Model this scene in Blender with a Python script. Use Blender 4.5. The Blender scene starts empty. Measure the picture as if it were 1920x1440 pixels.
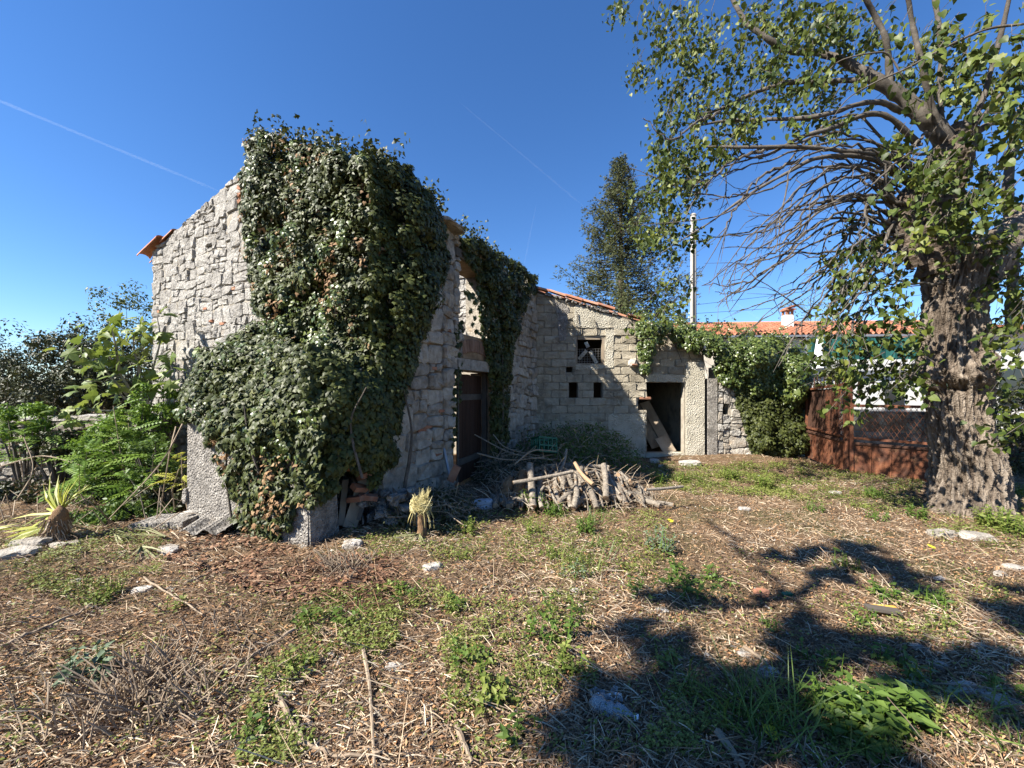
import bpy, bmesh, math, random
import numpy as np
from mathutils import Vector, Matrix, noise
random.seed(11); rng = np.random.default_rng(11)
sc = bpy.context.scene
C = sc.collection
PI = math.pi
# ------------------------------------------------------------------ camera
FP, HZ, EYE = 740.0, 735.0, 1.65          # focal length and horizon row in the photo's pixels, eye height in m
cd = bpy.data.cameras.new('camera'); cam = bpy.data.objects.new('camera', cd); C.objects.link(cam)
cam.location = (0, 0, EYE); cam.rotation_euler = (PI/2, 0, 0)
cd.sensor_width = 36.0; cd.lens = 36.0*FP/1920.0; cd.shift_y = (HZ-720.0)/1920.0
cd.clip_start = 0.05; cd.clip_end = 20000
sc.camera = cam
# ------------------------------------------------------------------ sky, sun, exposure
SUN_EL = math.radians(42); SUN_DIR = Vector((0.885, 0.466, 0)).normalized()     # the way shadows fall
w = bpy.data.worlds.new("World"); sc.world = w; w.use_nodes = True
nt = w.node_tree; nt.nodes.clear()
sky = nt.nodes.new('ShaderNodeTexSky'); sky.sky_type = 'NISHITA'; sky.sun_disc = False
sky.sun_elevation = SUN_EL; sky.sun_rotation = math.atan2(-SUN_DIR.x, -SUN_DIR.y)
sky.altitude = 300; sky.air_density = 1.0; sky.dust_density = 0.0; sky.ozone_density = 6.0
hsv = nt.nodes.new('ShaderNodeHueSaturation'); hsv.inputs['Saturation'].default_value = 1.15; hsv.inputs['Hue'].default_value = .505
bg = nt.nodes.new('ShaderNodeBackground'); bg.inputs['Strength'].default_value = 0.072
wo = nt.nodes.new('ShaderNodeOutputWorld')
nt.links.new(sky.outputs[0], hsv.inputs['Color']); nt.links.new(hsv.outputs[0], bg.inputs['Color']); nt.links.new(bg.outputs[0], wo.inputs['Surface'])
sd = bpy.data.lights.new('sun', 'SUN'); sd.energy = 5.0; sd.angle = math.radians(0.53); sd.color = (1.0, 0.94, 0.84)
sun = bpy.data.objects.new('sun', sd); C.objects.link(sun)
RAY = Vector((SUN_DIR.x*math.cos(SUN_EL), SUN_DIR.y*math.cos(SUN_EL), -math.sin(SUN_EL)))
sun.rotation_euler = RAY.to_track_quat('-Z', 'Y').to_euler(); sun.location = (-20, -10, 30)
sc.view_settings.view_transform = 'Standard'; sc.view_settings.look = 'None'
sc.view_settings.exposure = 1.55; sc.view_settings.gamma = 1.0; sc.view_settings.use_curve_mapping = False
sc.cycles.max_bounces = 6; sc.cycles.diffuse_bounces = 3; sc.cycles.glossy_bounces = 2; sc.cycles.transmission_bounces = 4
sc.cycles.transparent_max_bounces = 8; sc.cycles.caustics_reflective = False; sc.cycles.caustics_refractive = False

# ------------------------------------------------------------------ helpers
def at(u, v, Y): return Vector(((u-960)/FP*Y, Y, EYE+(HZ-v)/FP*Y))
def gz(x, y):
    s = np.sin
    return (.028*s(1.3*x+.7*y)+.022*s(-1.1*x+1.9*y+1)+.012*s(3.7*x+2.9*y+.5)+.008*s(6.1*x-4.3*y))*np.minimum(1.0, np.maximum(0.0, (np.abs(y)+np.abs(x))/2))
def gp(u, v):
    Y = EYE*FP/(v-HZ); X = (u-960)/FP*Y
    return Vector((X, Y, float(gz(X, Y))))
def pxl(p): return (960+FP*p[0]/p[1], HZ-FP*(p[2]-EYE)/p[1]) if p[1] > .05 else (-9e9, -9e9)
WB = {}
def tag(o, label=None, cat=None, group=None, kind=None):
    if label: o['label'] = label
    if cat: o['category'] = cat
    if group: o['group'] = group
    if kind: o['kind'] = kind
    return o
def thing(name, label, cat, loc, group=None):
    o = bpy.data.objects.new(name, None); o.empty_display_size = .1; C.objects.link(o)
    o.location = loc; WB[o.name] = Vector(loc)
    return tag(o, label, cat, group)
def link_mesh(name, me, parent, base):
    o = bpy.data.objects.new(name, me); C.objects.link(o); WB[o.name] = Vector(base)
    if parent is not None:
        o.parent = parent; o.location = Vector(base)-WB[parent.name]
    else: o.location = base
    return o
class MB:
    def __init__(s): s.v = []; s.f = []; s.t = []
    def add(s, vs, fs, t=.5):
        b = len(s.v); s.v.extend([tuple(p) for p in vs]); s.f.extend([tuple(i+b for i in f) for f in fs])
        s.t.extend(t if isinstance(t, (list, tuple)) else [t]*len(vs)); return s
    def box(s, c, sx, sy, sz, R=None, t=.5):
        vs = [Vector((x*sx/2, y*sy/2, z*sz/2)) for x in (-1, 1) for y in (-1, 1) for z in (-1, 1)]
        if R is not None: vs = [R @ p for p in vs]
        vs = [p+Vector(c) for p in vs]
        return s.add(vs, [(0,1,3,2),(4,6,7,5),(0,4,5,1),(2,3,7,6),(0,2,6,4),(1,5,7,3)], t)
    def beam(s, a, b, wd, th, up=(0, 0, 1), t=.5):
        a = Vector(a); b = Vector(b); d = b-a; L = d.length; y = d.normalized(); u = Vector(up)
        x = y.cross(u)
        if x.length < 1e-4: x = y.cross(Vector((1, 0, 0)))
        x.normalize(); z = x.cross(y)
        return s.box((a+b)/2, wd, L, th, Matrix((x, y, z)).transposed(), t)
    def tube(s, pts, rads, n=6, t=.5, cap=True, wob=0):
        pts = [Vector(p) for p in pts]; m = len(pts)
        if not isinstance(rads, (list, tuple)): rads = [rads]*m
        vs = []; ref = Vector((.13, .31, .94)); 
        for i in range(m):
            d = (pts[min(i+1, m-1)]-pts[max(i-1, 0)])
            d = d.normalized() if d.length > 1e-9 else Vector((0, 0, 1))
            x = d.cross(ref)
            if x.length < .15: x = d.cross(Vector((.9, .2, .1)))
            x.normalize(); y = d.cross(x)
            for k in range(n):
                a = 2*PI*k/n; r = rads[i]*(1+(random.uniform(-wob, wob) if wob else 0))
                vs.append(pts[i]+x*(math.cos(a)*r)+y*(math.sin(a)*r))
        fs = [(i*n+k, i*n+(k+1) % n, (i+1)*n+(k+1) % n, (i+1)*n+k) for i in range(m-1) for k in range(n)]
        if cap: fs += [tuple(range(n))[::-1], tuple((m-1)*n+k for k in range(n))]
        return s.add(vs, fs, t)
    def build(s, name, mat, parent=None, base=None, smooth=False, recalc=True):
        if base is None:
            if parent is not None: base = Vector(s.v[0])
            else:
                a = np.array(s.v); base = Vector(((a[:, 0].min()+a[:, 0].max())/2, (a[:, 1].min()+a[:, 1].max())/2, a[:, 2].min()))
        base = Vector(base)
        me = bpy.data.meshes.new(name)
        me.from_pydata([(p[0]-base.x, p[1]-base.y, p[2]-base.z) for p in s.v], [], s.f)
        if recalc:
            bm = bmesh.new(); bm.from_mesh(me); bmesh.ops.recalc_face_normals(bm, faces=bm.faces); bm.to_mesh(me); bm.free()
        at_ = me.attributes.new('tint', 'FLOAT', 'POINT'); at_.data.foreach_set('value', np.array(s.t, dtype=np.float32))
        if smooth: me.polygons.foreach_set('use_smooth', [True]*len(me.polygons))
        me.materials.append(mat)
        return link_mesh(name, me, parent, base)
def curve_pts(pts, k=5):
    """Catmull-Rom through pts; every point may carry extra numbers (radius)"""
    P = [np.array(p, float) for p in pts]; P = [2*P[0]-P[1]]+P+[2*P[-1]-P[-2]]; out = []
    for i in range(1, len(P)-2):
        for j in range(k):
            t = j/k; a, b, c, d = P[i-1], P[i], P[i+1], P[i+2]
            out.append(.5*((2*b)+(c-a)*t+(2*a-5*b+4*c-d)*t*t+(3*b-a-3*c+d)*t**3))
    out.append(P[-2]); return out
class FR:
    """an upright wall frame: s along the wall, z up, d out of it"""
    def __init__(f, o, S, N): f.o = Vector((o[0], o[1], 0)); f.S = Vector((S[0], S[1], 0)).normalized(); f.N = Vector((N[0], N[1], 0)).normalized()
    def P(f, s, z, d=0): return f.o+f.S*s+f.N*d+Vector((0, 0, z))
    def hit(f, u, v, d=0):
        r = Vector(((u-960)/FP, 1, (HZ-v)/FP)); e = Vector((0, 0, EYE)); o = f.o+f.N*d
        return e+r*((o-e).dot(f.N)/r.dot(f.N))
    def sz(f, u, v, d=0): p = f.hit(u, v, d)-f.o; return p.dot(f.S), p.z
def prism(mb, fr, poly, d0, d1, t=.5):
    n = len(poly)
    vs = [fr.P(s, z, d0) for s, z in poly]+[fr.P(s, z, d1) for s, z in poly]
    mb.add(vs, [tuple(range(n))[::-1], tuple(range(n, 2*n))]+[(i, (i+1) % n, n+(i+1) % n, n+i) for i in range(n)], t)
def fbox(mb, fr, s0, s1, z0, z1, d0, d1, t=.5): prism(mb, fr, [(s0, z0), (s1, z0), (s1, z1), (s0, z1)], d0, d1, t)
def clip(poly, a, b, c):
    """keeps the part of a convex polygon with a*s+b*z<=c"""
    out = []
    for i in range(len(poly)):
        p, q = poly[i], poly[(i+1) % len(poly)]
        fp, fq = a*p[0]+b*p[1]-c, a*q[0]+b*q[1]-c
        if fp <= 0: out.append(p)
        if fp*fq < 0:
            k = fp/(fp-fq); out.append((p[0]+(q[0]-p[0])*k, p[1]+(q[1]-p[1])*k))
    return out
def area(poly): return .5*abs(sum(p[0]*q[1]-q[0]*p[1] for p, q in zip(poly, poly[1:]+poly[:1])))
def rects(s0, s1, z0, z1, holes):
    ss = sorted({s0, s1, *[h[0] for h in holes], *[h[1] for h in holes]}); ss = [x for x in ss if s0 <= x <= s1]
    out = []
    for a, b in zip(ss, ss[1:]):
        cuts = sorted([(max(h[2], z0), min(h[3], z1)) for h in holes if h[0] < b-1e-6 and h[1] > a+1e-6]); z = z0
        for c, d in cuts:
            if c > z+1e-6: out.append((a, b, z, c))
            z = max(z, d)
        if z < z1-1e-6: out.append((a, b, z, z1))
    return out
def wall_core(mb, fr, s0, s1, z0, z1, holes, d0, d1, cuts=(), t=.5):
    for a, b, c, d in rects(s0, s1, z0, z1, holes):
        p = [(a, c), (b, c), (b, d), (a, d)]
        for k in cuts: p = clip(p, *k)
        if len(p) > 2 and area(p) > 1e-4: prism(mb, fr, p, d0, d1, t)
def inpoly(px, py, poly):
    r = np.zeros(np.shape(px), bool); n = len(poly)
    for i in range(n):
        x0, y0 = poly[i]; x1, y1 = poly[(i+1) % n]
        if y0 == y1: continue
        c = ((y0 > py) != (y1 > py)) & (px < (x1-x0)*(py-y0)/(y1-y0)+x0); r ^= c
    return r
def bsp(s0, s1, z0, z1, big, out, asp=1.55):
    wd, h = s1-s0, z1-z0; k = big*random.choice((.6, .8, 1, 1, 1.3, 1.7))
    if wd <= k*asp and h <= k: out.append((s0, s1, z0, z1)); return
    r = random.uniform(.36, .64)
    if wd/asp > h*random.uniform(.8, 1.2): m = s0+wd*r; bsp(s0, m, z0, z1, big, out, asp); bsp(m, s1, z0, z1, big, out, asp)
    else: m = z0+h*r; bsp(s0, s1, z0, m, big, out, asp); bsp(s0, s1, m, z1, big, out, asp)
def warp(s, z, amp=.045):
    n = noise.noise_vector(Vector((s*2.6, z*2.6, 3.1)))+.5*noise.noise_vector(Vector((s*7, z*7, 9.)))
    return s+n.x*amp, z+n.y*amp
def stone(mb, fr, poly, depth, t, joint=.012, cf=.24, jit=.012, dome=.2, d0=-.03, rs=.84):
    cs = sum(p[0] for p in poly)/len(poly); cz = sum(p[1] for p in poly)/len(poly); P = []
    n = len(poly)
    for i in range(n):
        a, b, c = poly[i-1], poly[i], poly[(i+1) % n]
        for q in (a, c): P.append((b[0]+(q[0]-b[0])*cf, b[1]+(q[1]-b[1])*cf))
    Q = []
    for s, z in P:
        L = math.hypot(s-cs, z-cz) or 1; k = max(.3, 1-joint/L)
        Q.append((cs+(s-cs)*k+random.uniform(-jit, jit), cz+(z-cz)*k+random.uniform(-jit, jit)))
    m = len(Q); vs = [fr.P(s, z, d0) for s, z in Q]; tl = random.uniform(-.5, .5)*dome; tz = random.uniform(-.5, .5)*dome
    vs += [fr.P(s, z, depth*random.uniform(.45, .75)) for s, z in Q]
    vs += [fr.P(cs+(s-cs)*rs, cz+(z-cz)*rs, depth*(1+random.uniform(-dome, dome))+(s-cs)*tl*.3+(z-cz)*tz*.3) for s, z in Q]
    vs.append(fr.P(cs+random.uniform(-.02, .02), cz, depth*(1+random.uniform(-dome, dome*1.5))))
    fs = [(r*m+i, r*m+(i+1) % m, (r+1)*m+(i+1) % m, (r+1)*m+i) for r in (0, 1) for i in range(m)]+[(2*m+i, 2*m+(i+1) % m, 3*m) for i in range(m)]
    mb.add(vs, fs, t)
# ------------------------------------------------------------------ leaves
def unit(n):
    a = rng.normal(size=(n, 3)); return a/np.linalg.norm(a, axis=1, keepdims=True)
def norm(a): return a/np.maximum(np.linalg.norm(a, axis=-1, keepdims=True), 1e-9)
def fan(outline, c, zf):
    v = [c]+[(x, y, zf(x, y)) for x, y in outline]; n = len(outline)
    return np.array(v, float), [(0, 1+i, 1+(i+1) % n) for i in range(n)]
T_IVY = fan([(0, .04), (.3, -.1), (.54, .27), (.28, .46), (0, 1), (-.28, .46), (-.54, .27), (-.3, -.1)], (0, .36, .03), lambda x, y: -.12*abs(x)-.1*y*y)
T_HEART = fan([(0, 0), (.26, -.1), (.45, .14), (.4, .48), (.2, .82), (0, 1.1), (-.2, .82), (-.4, .48), (-.45, .14), (-.26, -.1)], (0, .45, -.03), lambda x, y: .22*abs(x)-.16*y*y)
T_FIG = fan([(0, 0), (.2, -.06), (.5, .1), (.3, .3), (.62, .55), (.24, .5), (.2, .75), (0, 1.05), (-.2, .75), (-.24, .5), (-.62, .55), (-.3, .3), (-.5, .1), (-.2, -.06)], (0, .32, .02), lambda x, y: -.15*abs(x)-.18*y*y)
T_LEAF = (np.array([(0, 0, 0), (.26, .4, .07), (0, 1, -.1), (-.26, .4, .07), (0, .45, -.02)]), [(0, 1, 4), (1, 2, 4), (2, 3, 4), (3, 0, 4)])
T_BIT = (np.array([(0, 0, 0), (.28, .45, .08), (0, 1, 0), (-.28, .45, .08)]), [(0, 1, 2), (0, 2, 3)])
T_STALK = (np.array([(-.5, 0, 0), (.5, 0, .2), (-.5, .55, .22), (.5, .55, .42), (-.35, 1, .05), (.35, 1, .2)]), [(0, 1, 3), (0, 3, 2), (2, 3, 5), (2, 5, 4)])
T_BLADE = (np.array([(-.5, 0, 0), (.5, 0, 0), (-.4, .5, -.06), (.4, .5, -.06), (0, 1, -.28)]), [(0, 1, 3), (0, 3, 2), (2, 3, 4)])
T_SPRAY = (np.array([(0, 0, 0), (.05, .5, 0), (0, 1, -.1), (-.05, .5, 0), (.3, .55, -.05), (-.3, .6, -.05), (.24, .85, -.12), (-.22, .9, -.1), (0, .2, 0), (0, .45, 0)]),
           [(0, 1, 2), (0, 2, 3), (8, 1, 4), (8, 3, 5), (9, 1, 6), (9, 3, 7)])
def scatter(name, tmpl, pos, nrm, tip, scale, tint, mat, parent=None, kind='stuff', base=None):
    tv, tf = tmpl; n = len(pos)
    if n == 0: return None
    z = norm(nrm); y = norm(tip-(tip*z).sum(1, keepdims=True)*z); x = np.cross(y, z)
    sc3 = np.repeat(np.asarray(scale, float)[:, None], 3, 1) if np.ndim(scale) == 1 else np.asarray(scale)
    if base is None: base = Vector(pos.mean(0)) if parent is None else WB[parent.name]
    V = pos[:, None, :]-np.array(base)+(tv[None, :, 0, None]*sc3[:, None, 0:1])*x[:, None, :]+(tv[None, :, 1, None]*sc3[:, None, 1:2])*y[:, None, :]+(tv[None, :, 2, None]*sc3[:, None, 2:3])*z[:, None, :]
    k = len(tv); fa = np.array(tf, np.int32); m = len(fa)
    idx = (np.arange(n, dtype=np.int32)[:, None, None]*k+fa[None]).reshape(-1)
    me = bpy.data.meshes.new(name)
    me.vertices.add(n*k); me.vertices.foreach_set('co', V.reshape(-1).astype(np.float32))
    me.loops.add(n*m*3); me.loops.foreach_set('vertex_index', idx)
    me.polygons.add(n*m); me.polygons.foreach_set('loop_start', np.arange(0, n*m*3, 3, dtype=np.int32))
    me.update(calc_edges=True)
    a = me.attributes.new('tint', 'FLOAT', 'POINT'); a.data.foreach_set('value', np.repeat(np.asarray(tint, np.float32), k))
    me.materials.append(mat)
    o = link_mesh(name, me, parent, base)
    if kind: o['kind'] = kind
    return o
LEAFM = {}
def leaf_mesh(key, tmpl, mat, q):
    kk = (key, mat.name, q)
    if kk not in LEAFM:
        me = bpy.data.meshes.new('leaf'); me.from_pydata([tuple(v) for v in tmpl[0]], [], tmpl[1]); me.update()
        a = me.attributes.new('tint', 'FLOAT', 'POINT'); a.data.foreach_set('value', np.full(len(tmpl[0]), (q+.5)/6, np.float32)); me.materials.append(mat); LEAFM[kk] = me
    return LEAFM[kk]
def foliage(parent, key, tmpl, pos, nrm, tip, scale, tint, mat, nparts=0, name='foliage', part='leaf'):
    """the nparts leaves that show largest become parts of their own, the rest one part"""
    n = len(pos); pick = np.zeros(n, bool)
    if nparts:
        Y = np.maximum(pos[:, 1], .2); u = 960+FP*pos[:, 0]/Y; v = HZ-FP*(pos[:, 2]-EYE)/Y
        sz = np.where((u > -10) & (u < 1930) & (v > -10) & (v < 1450), scale/np.linalg.norm(pos-np.array([0, 0, EYE]), axis=1), 0)
        pick[np.argsort(-sz)[:nparts]] = True
        for i in np.nonzero(pick)[0]:
            z = norm(nrm[i]); y = norm(tip[i]-(tip[i]@z)*z); x = np.cross(y, z); s = scale[i]
            o = bpy.data.objects.new(part, leaf_mesh(key, tmpl, mat, min(5, max(0, int(tint[i]*6))))); C.objects.link(o); o.parent = parent
            b = Vector(pos[i])-WB[parent.name]
            o.matrix_local = Matrix(((x[0]*s, y[0]*s, z[0]*s, b.x), (x[1]*s, y[1]*s, z[1]*s, b.y), (x[2]*s, y[2]*s, z[2]*s, b.z), (0, 0, 0, 1)))
    r = ~pick
    if r.any(): scatter(name, tmpl, pos[r], nrm[r], tip[r], scale[r], tint[r], mat, parent)
# ------------------------------------------------------------------ materials
def mk(name, cols, rough=.85, ns=4., namt=.5, bs=40., bstr=.4, bd=.02, spec=.3, trans=0., metal=0., stain=None, stain2=None, stretch=(1, 1, 1), detail=8, vor=None):
    m = bpy.data.materials.new(name); m.use_nodes = True; t = m.node_tree; N = t.nodes; L = t.links
    b = N['Principled BSDF']; b.inputs['Roughness'].default_value = rough; b.inputs['Specular IOR Level'].default_value = spec; b.inputs['Metallic'].default_value = metal
    tc = N.new('ShaderNodeTexCoord'); mp = N.new('ShaderNodeMapping'); mp.inputs['Scale'].default_value = stretch; L.new(tc.outputs['Object'], mp.inputs[0])
    geo = N.new('ShaderNodeNewGeometry'); mp2 = N.new('ShaderNodeMapping'); mp2.inputs['Scale'].default_value = stretch; L.new(geo.outputs['Position'], mp2.inputs[0])
    src = mp2.outputs[0]
    def nz(scale, det=detail, rg=.6):
        n = N.new('ShaderNodeTexNoise'); n.inputs['Scale'].default_value = scale; n.inputs['Detail'].default_value = det; n.inputs['Roughness'].default_value = rg; L.new(src, n.inputs['Vector']); return n.outputs['Fac']
    at_ = N.new('ShaderNodeAttribute'); at_.attribute_name = 'tint'
    mr = N.new('ShaderNodeMapRange'); mr.inputs['From Min'].default_value = .28; mr.inputs['From Max'].default_value = .72; L.new(nz(ns), mr.inputs['Value'])
    mx = N.new('ShaderNodeMix'); mx.inputs['Factor'].default_value = namt; L.new(at_.outputs['Fac'], mx.inputs['A']); L.new(mr.outputs[0], mx.inputs['B'])
    rp = N.new('ShaderNodeValToRGB'); L.new(mx.outputs['Result'], rp.inputs[0]); e = rp.color_ramp.elements
    while len(e) < len(cols): e.new(.5)
    for i, c in enumerate(cols): e[i].position = i/(len(cols)-1) if len(cols) > 1 else 0; e[i].color = (*c, 1)
    col = rp.outputs[0]
    for st in (stain, stain2):
        if st:
            c, scale, lo, hi, amt = st
            r = N.new('ShaderNodeMapRange'); r.inputs['From Min'].default_value = lo; r.inputs['From Max'].default_value = hi; r.inputs['To Max'].default_value = amt; L.new(nz(scale), r.inputs['Value'])
            q = N.new('ShaderNodeMix'); q.data_type = 'RGBA'; L.new(r.outputs[0], q.inputs['Factor']); L.new(col, q.inputs[6]); q.inputs[7].default_value = (*c, 1); col = q.outputs[2]
    L.new(col, b.inputs['Base Color'])
    if bstr:
        bp = N.new('ShaderNodeBump'); bp.inputs['Strength'].default_value = bstr; bp.inputs['Distance'].default_value = bd; h = nz(bs, 10, .65)
        if vor:
            vv = N.new('ShaderNodeTexVoronoi'); vv.feature = 'DISTANCE_TO_EDGE'; vv.inputs['Scale'].default_value = vor; L.new(src, vv.inputs['Vector'])
            mm = N.new('ShaderNodeMath'); mm.operation = 'MULTIPLY_ADD'; L.new(vv.outputs[0], mm.inputs[0]); mm.inputs[1].default_value = 1.5; L.new(h, mm.inputs[2]); h = mm.outputs[0]
        L.new(h, bp.inputs['Height']); L.new(bp.outputs[0], b.inputs['Normal'])
    if trans:
        tr = N.new('ShaderNodeBsdfTranslucent'); g = N.new('ShaderNodeHueSaturation'); g.inputs['Value'].default_value = 1.5; g.inputs['Hue'].default_value = .49; L.new(col, g.inputs['Color']); L.new(g.outputs[0], tr.inputs[0])
        ms = N.new('ShaderNodeMixShader'); ms.inputs[0].default_value = trans; L.new(b.outputs[0], ms.inputs[1]); L.new(tr.outputs[0], ms.inputs[2]); L.new(ms.outputs[0], N['Material Output'].inputs['Surface'])
    return m
M = {}
M['soil'] = mk('soil', [(.07, .045, .028), (.15, .1, .06), (.25, .17, .105)], .95, 1.6, .9, 60, .8, .03, .1, stain=((.07, .085, .03), .9, .5, .62, .6))
M['stone'] = mk('limestone', [(.13, .122, .11), (.29, .272, .245), (.41, .388, .35), (.53, .505, .46)], .9, 13, .72, 24, 1.0, .06, .2, stain=((.17, .165, .16), 4.2, .54, .7, .6), stain2=((.45, .36, .25), 2.1, .6, .72, .4))
M['stone_warm'] = mk('wall_limestone', [(.14, .122, .1), (.3, .268, .225), (.44, .4, .34), (.56, .52, .455)], .9, 10, .6, 26, 1.0, .05, .2, stain=((.15, .135, .115), 3, .5, .68, .6), stain2=((.4, .27, .15), 2.6, .57, .7, .55))  # limestone in a slightly warmer, lighter tone of its own
M['mortar_brown'] = mk('earth_mortar', [(.13, .085, .05), (.24, .165, .1), (.33, .245, .16)], .95, 6, .8, 50, .8, .02, .1)
M['mortar'] = mk('lime_mortar', [(.22, .19, .15), (.33, .295, .24), (.42, .39, .33)], .95, 6, .8, 50, .8, .02, .1, stain=((.1, .08, .06), 5, .5, .7, .6))
M['brick'] = mk('old_brick', [(.2, .085, .05), (.3, .14, .085), (.4, .22, .14)], .9, 9, .5, 60, .5, .008, .2, stain=((.4, .33, .26), 7, .55, .75, .5))
M['arch_brick'] = mk('dull_brick', [(.13, .075, .05), (.2, .12, .082), (.28, .19, .14)], .9, 9, .5, 60, .5, .008, .2)
M['tile'] = mk('roof_tile', [(.3, .12, .07), (.42, .19, .11), (.5, .28, .18)], .85, 8, .45, 50, .4, .008, .2, stain=((.26, .22, .18), 5, .52, .7, .6))
M['block'] = mk('concrete_block', [(.3, .26, .195), (.46, .405, .31), (.57, .51, .4)], .95, 6, .5, 60, 1.0, .025, .1, stain=((.2, .175, .135), 2.6, .5, .66, .7), stain2=((.55, .5, .4), 9, .56, .7, .5), vor=45)
M['render'] = mk('rough_render', [(.36, .325, .25), (.5, .46, .37), (.58, .54, .45)], .95, 3, .8, 34, 1.0, .03, .1, stain=((.22, .2, .16), 2.4, .52, .7, .6), vor=22)
M['render_grey'] = mk('weathered_render', [(.13, .118, .105), (.27, .248, .22), (.43, .4, .36)], .95, 16, .9, 40, 1.0, .03, .1, stain=((.12, .11, .1), 5, .48, .66, .7), stain2=((.5, .47, .42), 12, .55, .7, .6), vor=26)
M['wood'] = mk('grey_wood', [(.16, .125, .09), (.28, .225, .165), (.4, .33, .25)], .85, 6, .6, 30, .6, .01, .2, stretch=(1, 1, .2))
M['door'] = mk('door_wood', [(.028, .014, .009), (.05, .026, .017), (.085, .047, .03)], .8, 6, .6, 30, .4, .01, .2, stretch=(4, 4, .4))
M['dark_wood_and_shade'] = mk('dark_wood_and_shade', [(.06, .05, .04), (.11, .095, .08)], .85, 6, .6, 30, .5, .01, .2)  # dark wood; also paints the shade of niche, groove and openings
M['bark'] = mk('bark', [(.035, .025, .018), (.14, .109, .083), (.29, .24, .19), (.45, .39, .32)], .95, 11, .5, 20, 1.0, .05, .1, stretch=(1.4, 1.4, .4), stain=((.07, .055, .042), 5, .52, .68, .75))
M['bark_shaded'] = mk('shaded_old_bark', [(.03, .022, .017), (.085, .064, .048), (.17, .135, .105), (.28, .235, .19)], .95, 14, .6, 24, 1.0, .05, .1)  # upper trunk bark, the crown's shade darkened into the colour
M['branch'] = mk('branch_bark', [(.04, .034, .028), (.095, .082, .068), (.2, .178, .15)], .9, 12, .6, 60, .7, .01, .15)
M['twig'] = mk('dry_twig', [(.15, .11, .075), (.27, .21, .15), (.4, .33, .25)], .9, 14, .5, 60, .5, .006, .15)
M['log'] = mk('log_bark', [(.1, .085, .068), (.21, .18, .145), (.38, .33, .265)], .95, 22, .65, 50, 1, .02, .1, stretch=(1, 1, 1))
M['cut'] = mk('cut_wood', [(.26, .16, .09), (.36, .25, .16)], .85, 30, .6, 60, .3, .004, .15)
M['spruce_bark'] = mk('spruce_bark', [(.05, .04, .03), (.11, .085, .065)], .95, 12, .6, 40, .7, .02, .1)
M['straw'] = mk('straw', [(.06, .043, .03), (.15, .1, .065), (.27, .19, .125), (.4, .31, .21), (.58, .5, .38)], .8, 3, .12, 0, 0, spec=.25)
M['bits'] = mk('leaf_litter', [(.07, .045, .03), (.17, .1, .06), (.3, .16, .075), (.4, .27, .15), (.5, .42, .3)], .85, 3, .1, 0, 0, spec=.2)
M['rust_leaf'] = mk('rusty_leaves', [(.06, .036, .024), (.13, .07, .042), (.22, .115, .065), (.36, .26, .17)], .8, 3, .1, 0, 0, spec=.2)
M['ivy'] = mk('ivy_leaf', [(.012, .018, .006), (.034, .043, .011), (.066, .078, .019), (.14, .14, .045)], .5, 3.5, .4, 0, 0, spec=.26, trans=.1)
M['ivy_light'] = mk('young_and_sunlit_ivy_leaf', [(.026, .044, .011), (.055, .085, .02), (.105, .135, .03), (.19, .205, .05)], .38, 1.6, .35, 0, 0, spec=.5, trans=.15)  # lighter ivy leaves, also painting sunlight onto the boundary wall's hood
M['ivy_dry'] = mk('dry_ivy_leaf', [(.14, .075, .035), (.24, .14, .065), (.34, .24, .13)], .7, 3, .3, 0, 0, spec=.3, trans=.1)
M['mulberry'] = mk('tree_leaf', [(.018, .032, .007), (.045, .068, .013), (.09, .115, .02), (.18, .19, .036)], .5, 1.2, .3, 0, 0, spec=.28, trans=.2)
M['spruce'] = mk('spruce_needles', [(.026, .036, .013), (.066, .078, .026), (.135, .145, .05)], .6, 1.2, .3, 0, 0, spec=.3, trans=.06)
M['fig'] = mk('fig_leaf', [(.07, .11, .018), (.13, .18, .03), (.22, .25, .055)], .5, 2, .3, 0, 0, spec=.4, trans=.3)
M['frond'] = mk('fresh_green_leaf', [(.06, .12, .016), (.11, .19, .024), (.18, .26, .035)], .5, 2, .3, 0, 0, spec=.35, trans=.3)
M['hedge'] = mk('hedge_leaf', [(.02, .026, .009), (.038, .045, .014), (.068, .075, .022)], .5, 1.4, .35, 0, 0, spec=.4, trans=.1)
M['weed'] = mk('weed_leaf', [(.045, .085, .015), (.08, .135, .025), (.13, .19, .038)], .5, 3, .3, 0, 0, spec=.35, trans=.3)
M['clover'] = mk('ground_cover_leaf', [(.07, .1, .02), (.14, .17, .036), (.25, .27, .075)], .55, 2, .3, 0, 0, spec=.3, trans=.25)
M['grey_weed'] = mk('grey_green_leaf', [(.09, .125, .075), (.16, .21, .13)], .6, 3, .3, 0, 0, spec=.3, trans=.2)
M['palm'] = mk('palm_leaf', [(.2, .23, .035), (.36, .37, .06), (.5, .47, .11)], .5, 3, .3, 0, 0, spec=.4, trans=.3)
M['palm_cut'] = mk('faded_palm_leaf', [(.12, .13, .06), (.2, .205, .1), (.3, .29, .16)], .6, 3, .3, 0, 0, spec=.3, trans=.15)
M['fibre'] = mk('palm_fibre', [(.1, .06, .035), (.2, .125, .07), (.3, .2, .12)], .95, 10, .6, 50, 1, .02, .1, stretch=(2, 2, .4))
M['hay'] = mk('hay', [(.36, .3, .13), (.5, .43, .2), (.62, .56, .32)], .8, 4, .2, 0, 0, spec=.25)
M['rust'] = mk('rusted_steel', [(.07, .028, .018), (.15, .054, .026), (.23, .088, .04)], .85, 5, .85, 60, .6, .006, .3, stain=((.06, .035, .026), 4, .48, .66, .75), stain2=((.3, .16, .08), 11, .56, .7, .5))
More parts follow.
